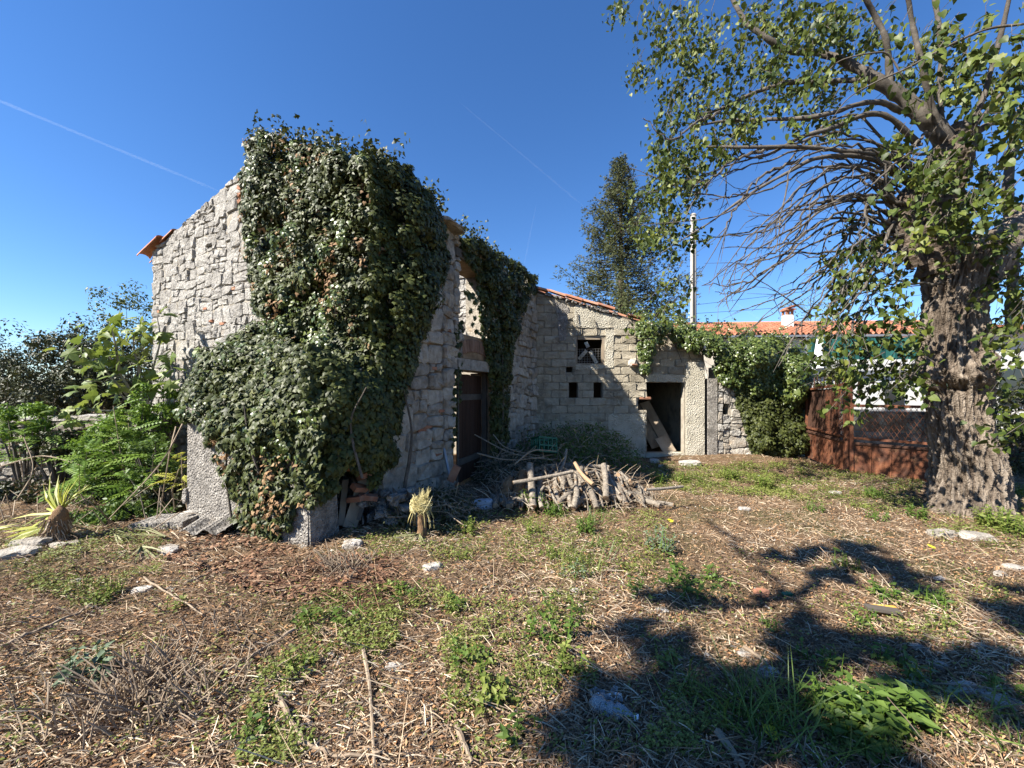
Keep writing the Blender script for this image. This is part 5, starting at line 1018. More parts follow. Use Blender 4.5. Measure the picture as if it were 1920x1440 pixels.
blade_fan(at(95, 985, 4.3), (-.9, -.3, -.35), (.1, -.8, .6), 8, .7, .48, M['palm'], palm, 'leaf_fan', 63, .028)
p2 = thing('palm_leaf', 'yellow-green palm leaf poking in at the edge near the low wall', 'palm leaf', gp(-30, 1010))
blade_fan(at(-35, 1000, 4.2), (.8, -.2, .35), (-.2, -.8, .6), 9, 1.0, .32, M['palm'], p2, 'leaf_fan', 64)
for i, (u, v, d, lb, n, mt) in enumerate(((310, 1012, (-1, .05, .02), 'faded cut palm leaf lying in front of the stone slab', 12, 'palm_cut'), (215, 1010, (1, -.25, .05), 'cut palm leaf lying by the palm stump', 10, 'palm_cut'), (265, 1030, (.6, -.8, .04), 'grey-green cut palm leaf nearest the yard', 10, 'palm_cut'), (160, 1040, (-.8, -.5, .05), 'withered cut palm leaf on the stones below the palm', 9, 'palm_cut'), (785, 1010, (-.35, -.9, .02), 'spread of cut grey-green leaf blades in front of the straw-topped stump', 24, 'palm_cut'))):
    g = gp(u, v); o = thing('cut_palm_leaf', lb, 'palm leaf', g, 'cut palm leaves on the ground'); blade_fan((g.x, g.y, g.z+.05), d, (0, -.15, 1), n, 1.0 if i < 4 else 2.2, .5 if i < 4 else .42, M[mt], o, 'leaf', 70+i, .018)
# ------------------------------------------------------------------ firewood heap
HC = gp(1085, 905); HC = Vector((.92, 6.35, 0))
def hz_(x, y):
    q = ((x-HC.x)/1.2)**2+((y-HC.y)/.72)**2; return .4*max(0, 1-q)**.6
lr = random.Random(9)
def log_obj(a, b, r, t, label, knob=.12, mat='log', bend=.03, cat_='log', n=8, name='log'):
    a, b = Vector(a), Vector(b); o = thing(name, label, cat_, (a+b)/2, 'firewood heap'); m = MB(); P = []
    side = Vector((lr.gauss(0, 1), lr.gauss(0, 1), lr.gauss(0, 1)))*bend
    k = 7
    for i in range(k): x = i/(k-1); P.append(a.lerp(b, x)+side*math.sin(PI*x))
    m.tube(P, [r*(1+lr.uniform(-knob, knob)) for _ in P], n, t=t, cap=False, wob=.08); m.build('bark', M[mat], o, smooth=True)
    m = MB(); d = (b-a).normalized(); m.tube([P[0]-d*.002, P[0]+d*.006], r*.97, n, t=t); m.build('cut_end', M['cut'], o)
    m = MB(); m.tube([P[-1]-d*.006, P[-1]+d*.002], r*.97, n, t=t); m.build('cut_end', M['cut'], o)
GEN = 'rough grey-brown cut branch among many in the firewood heap'
for i in range(270):
    x = HC.x+lr.uniform(-1.15, 1.15); y = HC.y+lr.uniform(-.7, .55); h = hz_(x, y)*lr.uniform(.5, 1.0)
    L = lr.uniform(.28, .62); ang = lr.gauss(-PI/2, .3) if lr.random() < .78 else lr.uniform(-PI, PI); d = Vector((math.cos(ang), math.sin(ang), 0)); slope = (hz_(x+d.x*.25, y+d.y*.25)-hz_(x-d.x*.25, y-d.y*.25))/.5
    d.z = slope*.9+lr.gauss(0, .06); d.normalize(); c = Vector((x, y, h+.05)); r = lr.choice((.01, .013, .016, .02, .024, .03, .037, .042))
    a, b = c-d*L/2, c+d*L/2
    for p in (a, b): p.z = max(p.z, r+.01)
    log_obj(a, b, r, lr.random(), ('thin grey twig-like stick', 'middling grey-brown cut branch', 'thick bark-covered cut branch')[(r > .014)+(r > .028)]+' in the '+('shaded end', 'middle', 'sunny end')[(x > HC.x-.4)+(x > HC.x+.4)]+' of the firewood heap')
SPEC = [((1210, 918), (1280, 912), 5.3, 5.5, .02, 'long pale stick poking out of the firewood heap along the ground'), ((962, 905), (1075, 884), 5.55, 5.6, .025, 'long bowed stick lying across the front of the firewood heap'), ((1050, 885), (1062, 842), 6.1, 6.3, .02, 'grey stick standing up out of the firewood heap beside the crate'),
        ((1078, 868), (1112, 908), 6.0, 5.6, .03, 'smooth orange-brown debarked log sloping down the firewood heap'), ((1000, 950), (993, 870), 5.5, 6.0, .05, 'thick shaggy upright log at the near end of the firewood heap'), ((1136, 934), (1132, 872), 5.55, 6.1, .045, 'thick straight log with round cut end facing the yard'), ((1142, 876), (1100, 873), 6.3, 6.4, .03, 'short pale log on the crest of the firewood heap')]
for (a, b, Ya, Yb, r, lb) in SPEC: log_obj(at(*a, Ya), at(*b, Yb), r, .75 if 'pale' in lb or 'orange' in lb else .5, lb, mat='cut' if 'orange' in lb else 'log', n=10, bend=.012)
for i, (u, v, h, lb) in enumerate(((950, 925, .3, 'shaggy fibrous palm trunk piece at the dark end of the firewood heap'), (975, 905, .42, 'leaning shaggy fibrous trunk piece beside the upright log'), (1040, 900, .3, 'shaggy fibrous trunk piece buried mid heap'))):
    g = at(u, v, 5.9); a = Vector((g.x-.06, g.y-.05, .03)); b = a+Vector((.12, .2, h)); o = thing('fibrous_trunk', lb, 'log', a, 'firewood heap'); m = MB(); gnarl(m, [(*a, .07), (*a.lerp(b, .4), .085), (*b, .06)], 14, .45); m.build('core', M['fibre'], o)
    m = MB()
    for k in range(90):
        t = lr.random(); an = lr.uniform(0, 2*PI); p = a.lerp(b, t)+Vector((math.cos(an), math.sin(an), 0))*.075; m.tube([p, p+Vector((math.cos(an)*.03, math.sin(an)*.03, lr.uniform(-.1, .1)))], [.004, .0015], 3, cap=False, t=lr.random())
    tag(m.build('fibre', M['straw'], o), kind='stuff')
m = MB()
for k in range(900):
    x = HC.x+lr.uniform(-1.2, 1.25); y = HC.y+lr.uniform(-.85, .6); p = Vector((x, y, hz_(x, y)*lr.uniform(.4, 1)+.03)); a = lr.uniform(0, 2*PI); l = lr.uniform(.1, .4); e = Vector((math.cos(a)*l, math.sin(a)*l-.05, lr.uniform(-.12, .28))); m.tube([p, p+e*.5+Vector((0, 0, .03)), p+e], [.004, .0035, .0015], 3, cap=False, t=lr.random())
tag(m.build('loose_twigs', M['straw']), 'loose pale twigs and straw strewn through the firewood heap', 'twigs', kind='stuff')
m = MB()
for p in (((890, 815, 7), (960, 850, 6.5), (1035, 862, 6.2)), ((925, 815, 7.0), (950, 840, 6.7), (1010, 855, 6.4)), ((895, 850, 6.4), (950, 862, 6.2), (1020, 858, 6.1)), ((965, 870, 6.0), (1000, 845, 6.2), (1045, 846, 6.4))):
    q = [Vector(x) for x in curve_pts([at(*x) for x in p], 6)]
    m.tube(q, [.012*(1-.6*i/len(q)) for i in range(len(q))], 5)
    for i in range(4, len(q), 2): m.tube([q[i], q[i]+Vector((lr.gauss(.05, .1), lr.gauss(0, .1), lr.gauss(.06, .06)))], [.005, .002], 4)
tag(m.build('bare_branch', M['twig']), 'tangle of bare branches lying between the doorway and the heap', 'branches', kind='stuff')
# dark brush heap in the corner
def brush(name, label, c, rad, nt, nl, seed, matl='hedge', lsz=.05):
    r = np.random.default_rng(seed); o = thing(name, label, 'brush heap', c); m = MB(); lp = []
    for k in range(nt):
        a = r.uniform(0, 2*PI); q = r.random()**.5; x, y = c[0]+math.cos(a)*q*rad[0], c[1]+math.sin(a)*q*rad[1]; h = rad[2]*math.sqrt(max(.02, 1-q*q)); p = Vector((x, y, h*r.uniform(.1, 1))); d = Vector((r.normal(), r.normal(), r.normal()*.5)).normalized()*r.uniform(.2, .6)
        m.tube([p-d*.5, p+Vector((0, 0, .06)), p+d*.5], [.007, .006, .002], 4, cap=False, t=r.random())
        for j in range(nl): lp.append(np.array(p)+np.array(d)*r.uniform(-.5, .6)+r.normal(size=3)*.05)
    tag(m.build('twigs', M['twig'], o), kind='stuff'); lp = np.array(lp); lp[:, 2] = np.maximum(lp[:, 2], .02); n = len(lp)
    scatter('foliage', T_LEAF, lp, norm(unit(n)+np.array([0, -.2, .4])), unit(n), lsz*r.uniform(.6, 1.4, n), r.random(n), M[matl], o)
brush('brush_heap', 'dark leafy brush heap in the shaded corner before the outbuilding', (1.35, 8.7, 0), (1.45, 1.05, .95), 560, 14, 81, 'weed', .055)
brush('brush_heap', 'low tangle of bramble against the shaded house wall by the doorway', (.0, 7.7, 0), (.7, .9, .5), 260, 12, 82)
brush('brush_heap', 'shaded brush and rubbish in the hollow beside the annex', (-1.1, 5.3, 0), (.6, .6, .3), 200, 12, 83)
# green crate
cr = at(1020, 835, 7.7); crate = thing('bottle_crate', 'empty green plastic bottle crate tilted on the brush behind the firewood', 'crate', cr)
R_ = Matrix.Rotation(math.radians(28), 3, 'Z') @ Matrix.Rotation(math.radians(-14), 3, 'X') @ Matrix.Rotation(math.radians(8), 3, 'Y')
m = MB(); m.box(cr+R_ @ Vector((0, 0, -.14)), .4, .3, .02, R_); m.build('bottom', M['crate'], crate)
for ax_, sx in ((0, -1), (0, 1), (1, -1), (1, 1)):
    m = MB(); L_ = .3 if ax_ == 0 else .4; off = Vector((sx*.2, 0, 0)) if ax_ == 0 else Vector((0, sx*.15, 0)); al = Vector((0, 1, 0)) if ax_ == 0 else Vector((1, 0, 0)); w3 = lambda e: (.016, e, .03) if ax_ == 0 else (e, .016, .03)
    for z in (-.13, -.02, .13): m.box(cr+R_ @ (off+Vector((0, 0, z))), *w3(L_), R_)
    for k in range(5): pz = off+al*((k/4-.5)*L_*.96); m.box(cr+R_ @ pz, .018, .018, .27, R_)
    m.build('side', M['crate'], crate)
m = MB()
for k in (-1, 0, 1): m.box(cr+R_ @ Vector((k*.1, 0, -.06)), .008, .28, .13, R_)
m.build('divider', M['crate'], crate)
# leaning pole, bricks, boards and rubbish by the house
def single(name, mb, mat, label, cat_, group=None): return tag(mb.build(name, M[mat]), label, cat_, group)
m = MB(); m.tube([at(843, 893, 6.2), at(833, 845, 6.35), at(822, 797, 6.5)], .026, 8); single('leaning_pole', m, 'steel', 'grey round pole leaning on the house wall left of the door'.replace(' left of', ' next to'), 'pole')
m = MB(); p = at(851, 888, 6.1); m.box(p, .12, .06, .26, Matrix.Rotation(.45, 3, 'Y'), .6); single('brick', m, 'brick', 'orange brick propped on end at the foot of the leaning pole', 'brick')
BD = [((655, 990), (690, 885), .16, 'wood', 'wide grey board leaning in the dark hollow beside the annex'), ((640, 985), (648, 900), .07, 'wood', 'narrow pale board standing against the annex pier'), ((672, 975), (700, 880), .05, 'dark_wood_and_shade', 'dark batten leaning in the hollow beside the annex')]
for a, b, wd, mt, lb in BD: m = MB(); m.beam(at(*a, 4.75), at(*b, 5.0), wd, .025, (.3, -1, 0), .7); single('leaning_board', m, mt, lb, 'board', 'boards in the hollow by the annex')
m = MB(); m.beam(at(672, 849, 4.9), at(714, 838, 5.0), .03, .03); single('red_bar', m, 'red_paint', 'red painted metal bar jutting from the dark ivy', 'bar')
for i, (u, v, Y, a, lb) in enumerate(((664, 878, 4.95, .3, 'brick on top of the rubble in the hollow'), (682, 893, 4.9, -.4, 'pale mortared brick in the hollow rubble'), (676, 915, 4.85, .5, 'tilted brick in the middle of the hollow rubble'), (668, 935, 4.8, -.2, 'dark red brick low in the hollow rubble'), (690, 932, 4.85, .2, 'red brick lying by the batten foot'), (703, 808, 5.0, .1, 'lone brick wedged high in the dark ivy'))):
    p = at(u, v, Y); m = MB(); m.box(p, .22, .11, .06, Matrix.Rotation(a, 3, 'Y') @ Matrix.Rotation(a*2, 3, 'Z'), lr.random()); single('brick', m, 'brick', lb, 'brick', 'bricks in the hollow by the annex')
m = MB()
for k in range(40):
    x, y = -1.55+lr.uniform(-.3, .35), 4.95+lr.uniform(-.2, .3); f = FR((x, y), (lr.uniform(-1, 1), lr.uniform(-1, 1)), (lr.uniform(-1, 1), -1)); z = lr.uniform(0, .35); stone(m, f, [(-.08, z), (.08, z), (.07, z+.1), (-.07, z+.1)], .07, lr.random(), d0=-.07, jit=.02)
tag(m.build('rubble', M['render_grey']), 'grey rubble piled in the hollow between annex and house corner', 'rubble', kind='stuff')
# ------------------------------------------------------------------ loose stones, slabs and rubbish
def rock(name, u, v, sx, sy, sz, mat, label, cat_='stone', group=None, seed=0, rot=0., sub=3, rough=.32):
    mat = 'stone_warm' if 'slab near' in label else mat; g = gp(u, v); bm = bmesh.new(); bmesh.ops.create_icosphere(bm, subdivisions=sub, radius=1); me = bpy.data.meshes.new(name); r = random.Random(seed+int(u*7+v))
    o = Vector((r.uniform(0, 99), r.uniform(0, 99), 0)); R = Matrix.Rotation(rot+r.uniform(-.5, .5), 3, 'Z') @ Matrix.Rotation(r.uniform(-.15, .15), 3, 'X')
    for q in bm.verts:
        c = q.co; k = 1+rough*noise.noise(c*1.1+o)+rough*.7*noise.noise(c*2.6+o); c = c*(k+.08*noise.noise(c*7+o)); c = Vector((max(-.86, min(.9, c.x)), max(-.8, min(.86, c.y)), max(-.7, min(.62+.1*c.x, c.z)))); q.co = R @ Vector((c.x*sx, c.y*sy, c.z*sz))
    bm.to_mesh(me); bm.free(); a = me.attributes.new('tint', 'FLOAT', 'POINT'); a.data.foreach_set('value', np.full(len(me.vertices), r.random(), np.float32)); me.materials.append(M[mat])
    ob = link_mesh(name, me, None, (g.x, g.y, g.z+sz*.3)); return tag(ob, label, cat_, group)
rock('rock', 904, 950, .17, .13, .13, 'blue_stone', 'large bluish white rock in the shade at the heap end', sub=3)
rock('rock', 1293, 872, .26, .16, .12, 'white_stone', 'big flat white boulder at the outbuilding pier foot', sub=3)
rock('rock', 1228, 868, .13, .1, .1, 'white_stone', 'lumpy white stone at the doorway sill', sub=3); rock('rock', 1240, 876, .07, .06, .05, 'white_stone', 'small white stone just below the doorway sill')
rock('rock', 318, 1028, .16, .08, .06, 'white_stone', 'flat white stone on the ground before the corrugated scrap', sub=3)
rock('rock', 812, 1078, .1, .07, .05, 'white_stone', 'square tan stone block in the grass before the cut blades'); rock('rock', 660, 1025, .12, .08, .07, 'white_stone', 'tan pointed stone beside the dry brown clump')
WS = [(1395, 965, .09, 'white stone below the green weed strip near the gate side'), (1565, 925, .1, 'white stone in the grass before the gate panel'), (1420, 860+30, .07, 'white stone among weeds near the wall niche'), (1765, 1000, .16, 'flat white stone slab near the trunk foot'), (1830, 1008, .17, 'long flat white stone behind the slab near the trunk foot'), (1905, 1075, .1, 'large white stone on bare soil at the yard edge'), (1762, 1090, .05, 'small white stone near the bare soil'), (1875, 1085, .06, 'small flat white stone beside the large one on bare soil'),
      (1722, 1205, .05, 'white square chip between shadow patches'), (1835, 1215, .05, 'white chip with pointed top in the shade'), (1765, 1240, .05, 'white chip lying lowest among the shaded chips'), (1815, 1290, .09, 'elongated white stone in striped shade'), (1880, 1318, .09, 'long grey-white stone near the yard edge'), (1440, 1255, .07, 'folded white plastic-like chip beside the green leaf'), (1402, 1220, .07, 'pale bone-like splinter by the shadow trunk'), (1080, 1112, .05, 'white broken shard left by the clover patch'.replace(' left', ' lying')), (1135, 1170, .03, 'tiny white pebble under the nettle clump'), (738, 1252, .06, 'round white stone by the long stick'),
      (620, 1237, .03, 'small white pebble next to the creeping weeds'), (320, 1092, .05, 'white flake behind the creeping green strip'), (266, 1095, .08, 'larger white flake beside the creeping green strip'), (1240, 1142, .05, 'white pebble in the shade under the nettles'), (900, 1312, .04, 'crumpled white scrap among broad green leaves'), (145, 1085, .06, 'tan stone at the end of the cut palm leaves'), (690, 1180, .03, 'small pale pebble between two creeping weeds'), (1020, 1440-60, .03, 'tiny white pebble low in the dry stalks'), (1640, 1330, .03, 'tiny white pebble among broad weed leaves')]
for u, v, s, lb in WS: rock('stone', u, v, s, s*.6, s*.4, 'white_stone', lb, 'stone', 'white stones scattered over the yard')
rock('brick_piece', 1427, 1100, .07, .05, .04, 'brick', 'rounded orange brick fragment by the shadow branch', 'brick'); rock('brick_piece', 1195, 884, .08, .06, .05, 'brick', 'orange brick fragment between heap and doorway', 'brick')
for i, (u, v) in enumerate(((500, 1075), (470, 1070), (690, 1110), (960, 1135))): rock('brick_piece', u, v, .035, .03, .02, 'brick', ('small red brick crumb among red stalks', 'small red brick crumb nearest the annex', 'red crumb in the stubble by the weeds', 'brown clod lump beside the white shard')[i], 'brick crumb')
m = MB(); g = gp(310, 985); m.add([(g.x-.3, g.y-.16, .06), (g.x+.3, g.y-.1, .08), (g.x+.32, g.y+.2, .1), (g.x-.25, g.y+.2, .08), (g.x-.3, g.y-.16, -.02), (g.x+.3, g.y-.1, -.02), (g.x+.32, g.y+.2, -.02), (g.x-.25, g.y+.2, -.02)], [(0,1,2,3),(4,7,6,5),(0,4,5,1),(1,5,6,2),(2,6,7,3),(3,7,4,0)]); single('stone_slab', m, 'render_grey', 'grey stone slab lying against the annex corner', 'slab')
m = MB(); g = gp(385, 1005); vs = []
for j in range(2):
    for i in range(17): vs.append((g.x-.26+i*.033, g.y-.05+j*.3, .07+.032*math.sin(i*.9)+j*.05))
vs += [(x, y, z-.014) for x, y, z in vs]
m.add(vs, [(i, i+1, 18+i, 17+i) for i in range(16)]+[(34+i, 51+i, 52+i, 35+i) for i in range(16)]+[(i, 34+i, 35+i, i+1) for i in range(16)]+[(17+i, 18+i, 52+i, 51+i) for i in range(16)]); single('corrugated_scrap', m, 'render_grey', 'broken piece of grey corrugated sheet at the annex foot', 'sheet')
for i, (u, v, s) in enumerate(((60, 1030, .2), (20, 1050, .22), (110, 1030, .1), (140, 1025, .09))): rock('stone', u, v, s, s*.5, s*.35, 'stone_warm', ('grey edging stone under the palm', 'long grey edging stone at the frame edge', 'small pale stone below the palm trunk', 'pale stone chip below the cut palm leaves')[i], 'stone')
# straw-topped stump
sg = gp(792, 1008); stump = thing('palm_stub', 'thin brown stump topped with a tuft of yellow straw', 'stump', sg)
m = MB(); gnarl(m, [(sg.x, sg.y, -.03, .055), (sg.x, sg.y, .15, .05), (sg.x-.01, sg.y, .3, .06)], 14, .35); m.build('trunk', M['fibre'], stump)
m = MB(); tc_ = Vector((sg.x-.01, sg.y-.02, .38))
for k in range(420):
    a = lr.uniform(0, 2*PI); b_ = lr.uniform(-1.1, 1.3); r = lr.uniform(.03, .105); p = tc_+Vector((math.cos(a)*r*math.cos(b_)*1.15, math.sin(a)*r*math.cos(b_), math.sin(b_)*r*.9)); t_ = Vector((-math.sin(a), math.cos(a), lr.gauss(0, .5)))*lr.uniform(.03, .07); m.tube([p-t_, p+Vector((math.cos(a), math.sin(a), 0))*.015, p+t_+Vector((0, 0, -.02))], [.0022, .003, .0015], 3, cap=False, t=lr.random())
for k in range(40): p = tc_+Vector((lr.uniform(-.02, .08), lr.uniform(-.03, .03), .05)); m.tube([p, p+Vector((lr.gauss(.02, .03), lr.gauss(0, .03), lr.uniform(.06, .15)))], [.003, .001], 3, cap=False, t=lr.random())
for k in range(20): a = lr.uniform(0, 2*PI); p = tc_+Vector((math.cos(a)*.09, math.sin(a)*.09, -.03)); m.tube([p, p+Vector((math.cos(a)*.05, math.sin(a)*.04, -.12)), p+Vector((math.cos(a)*.06, math.sin(a)*.05, -lr.uniform(.13, .25)))], [.003, .003, .001], 3, cap=False, t=lr.random()*.5)
tag(m.build('straw_tuft', M['hay'], stump), kind='stuff')
# plastic bottle, bag, shards
bt = gp(1140, 1335); bottle = thing('plastic_bottle', 'crushed clear plastic bottle lying in the shade', 'bottle', bt)
gm = bpy.data.materials.new('clear_plastic'); gm.use_nodes = True; gb = gm.node_tree.nodes['Principled BSDF']; gb.inputs['Base Color'].default_value = (.85, .9, .92, 1); gb.inputs['Transmission Weight'].default_value = .75; gb.inputs['Roughness'].default_value = .18; gb.inputs['IOR'].default_value = 1.3
m = MB(); P = [(bt.x-.09+.022*i, bt.y-.01*i, .045+.008*math.sin(i)) for i in range(10)]; m.tube(P, [.02, .04, .043, .034, .042, .036, .043, .03, .018, .014], 12, wob=.22); m.build('body', gm, bottle, smooth=True)
m = MB(); m.tube([Vector(P[-1]), Vector(P[-1])+Vector((.018, -.008, 0))], .016, 10); m.build('cap', M['white_plastic'], bottle)
m = MB(); g = gp(1135, 1318); 
vs = []; fs = []
for i in range(9):
    for j in range(7): vs.append((g.x-.08+i*.02+lr.gauss(0, .004), g.y-.05+j*.018, .04+.05*noise.noise(Vector((i*.6, j*.7, 2)))+.02*math.sin(j)))
fs = [(j+7*i, j+1+7*i, j+8+7*i, j+7+7*i) for i in range(8) for j in range(6)]
m.add(vs, fs); o = m.build('plastic_film', gm); tag(o, 'crumpled clear plastic film behind the crushed bottle', 'plastic film')
rock('red_plastic_bit', 1098, 1342, .018, .018, .01, 'red_paint', 'small red plastic bit beside the crushed bottle', 'litter', rough=.02)
rock('glass_shard', 1476, 1106, .05, .03, .03, 'crate', 'green broken glass piece beside the brick fragment', 'glass shard')
m = MB(); g = gp(1655, 1150); m.box((g.x, g.y, .03), .2, .07, .02, Matrix.Rotation(-.35, 3, 'Z')); single('shoe_sole', m, 'dark_wood_and_shade', 'dark sole-like strip beneath the yellow foam piece', 'strip')
rock('foam_piece', 1655, 1142, .11, .05, .045, 'yellow', 'torn yellow foam piece among low weeds', 'foam', sub=3, rough=.6)
for i, (u, v, lb) in enumerate(((1567, 1038, 'yellow fallen leaf near the dark low weed'), (1745, 1035, 'yellow-green fallen leaf on brown soil'), (1440, 1390, 'yellow leaf lying in the deep shade grass'), (1255, 985, 'yellow fallen leaf behind the tall weed'), (1715, 1265, 'yellow leaf by the white chips'))):
    g = gp(u, v); o = scatter('fallen_leaf', T_HEART, np.array([[g.x, g.y, g.z+.04]]), np.array([[.1, -.4, 1.]]), np.array([[.8, .5, 0]]), np.array([.075]), np.array([.5]), M['yellow_leaf'], kind=None); tag(o, lb, 'leaf', 'yellow fallen leaves')
# sticks on the ground
STK = [([(680, 1228), (692, 1290), (697, 1360), (702, 1450)], .012, 'long dark stick pointing at the viewer past the round stone'), ([(555, 1195), (470, 1245), (390, 1290), (300, 1345)], .011, 'long thin dark stick lying slantwise in the stubble'), ([(0, 1225), (60, 1190), (140, 1150), (170, 1130)], .013, 'dark stick running to the edge among stalks'), ([(1395, 1215), (1420, 1232), (1440, 1250)], .014, 'pale stick beside the bone-like splinter'), ([(520, 1320), (550, 1370), (575, 1405)], .014, 'broken brown stick near the dry stubble clump'), ([(855, 1375), (872, 1410), (885, 1440)], .014, 'short grey stick at the lower picture edge'.replace(' at the lower picture edge', ' in the dry grass before the broad weeds')),
       ([(345, 1090), (375, 1080), (400, 1065)], .012, 'charred stick lying between white flakes'), ([(1560, 1300+0), (1700, 1285), (1900, 1300)], .009, 'long thin twig under the broad weed leaves'), ([(1345, 1390), (1375, 1430), (1400, 1470)], .02, 'thick dark stick in the deep shade'), ([(560, 1400), (640, 1430), (720, 1425)], .009, 'pale forked twig among the stalks'), ([(1290, 1080), (1345, 1078), (1400, 1092)], .008, 'thin twig beneath the nettle clump'), ([(270, 1080), (330, 1120), (380, 1160)], .008, 'thin curved twig behind the grey-green seedling')]
for P, r, lb in STK:
    q = curve_pts([gp(*p)+Vector((0, 0, .035)) for p in P], 5); m = MB(); m.tube([Vector(x)+Vector((0, 0, lr.uniform(-.008, .012))) for x in q], [r*(1-.5*i/len(q)) for i in range(len(q))], 6, t=lr.random()*.5, wob=.15); single('stick', m, 'twig', lb, 'stick', 'sticks lying on the yard')
# ------------------------------------------------------------------ weeds
def weed(name, label, u, v, h, ns, lsz, mat, seed, group, nparts=0, spread=.5, tmpl='T_LEAF', lpn=5, erect=1.):
    r = np.random.default_rng(seed); g = gp(u, v); o = thing(name, label, 'weed', g, group); m = MB(); P, N_, T_, S_ = [], [], [], []
    for k in range(ns):
        a = r.uniform(0, 2*PI); q = r.random()**.5*spread*h; x, y = g.x+math.cos(a)*q, g.y+math.sin(a)*q; hh = h*r.uniform(.5, 1.05)*erect; tip = Vector((x+r.normal()*.2*h, y+r.normal()*.2*h, g.z+hh)); b = Vector((x, y, g.z-.02)); m.tube([b, b.lerp(tip, .5)+Vector((0, 0, .03*h)), tip], [.004, .003, .0015], 3, cap=False)
        nn = max(2, int(lpn*r.uniform(.7, 1.3)))
        for i in range(nn):
            t = .25+.75*(i+.5)/nn
            for sgn in (0, PI): 
                c = b.lerp(tip, t); an = i*1.57+sgn+r.normal()*.3+a; d = np.array([math.cos(an), math.sin(an), .25+r.normal()*.25]); s = lsz*(1.15-.55*t)*r.uniform(.7, 1.25); P.append(np.array(c)); T_.append(d); N_.append(np.array([0, 0, 1.])+r.normal(size=3)*.35); S_.append(s)
    tag(m.build('stems', M['frond'], o), kind='stuff')
    foliage(o, tmpl, globals()[tmpl], np.array(P), np.array(N_), np.array(T_), np.array(S_), r.random(len(P)), M[mat], nparts)
GW_ = 'weeds growing in the yard'
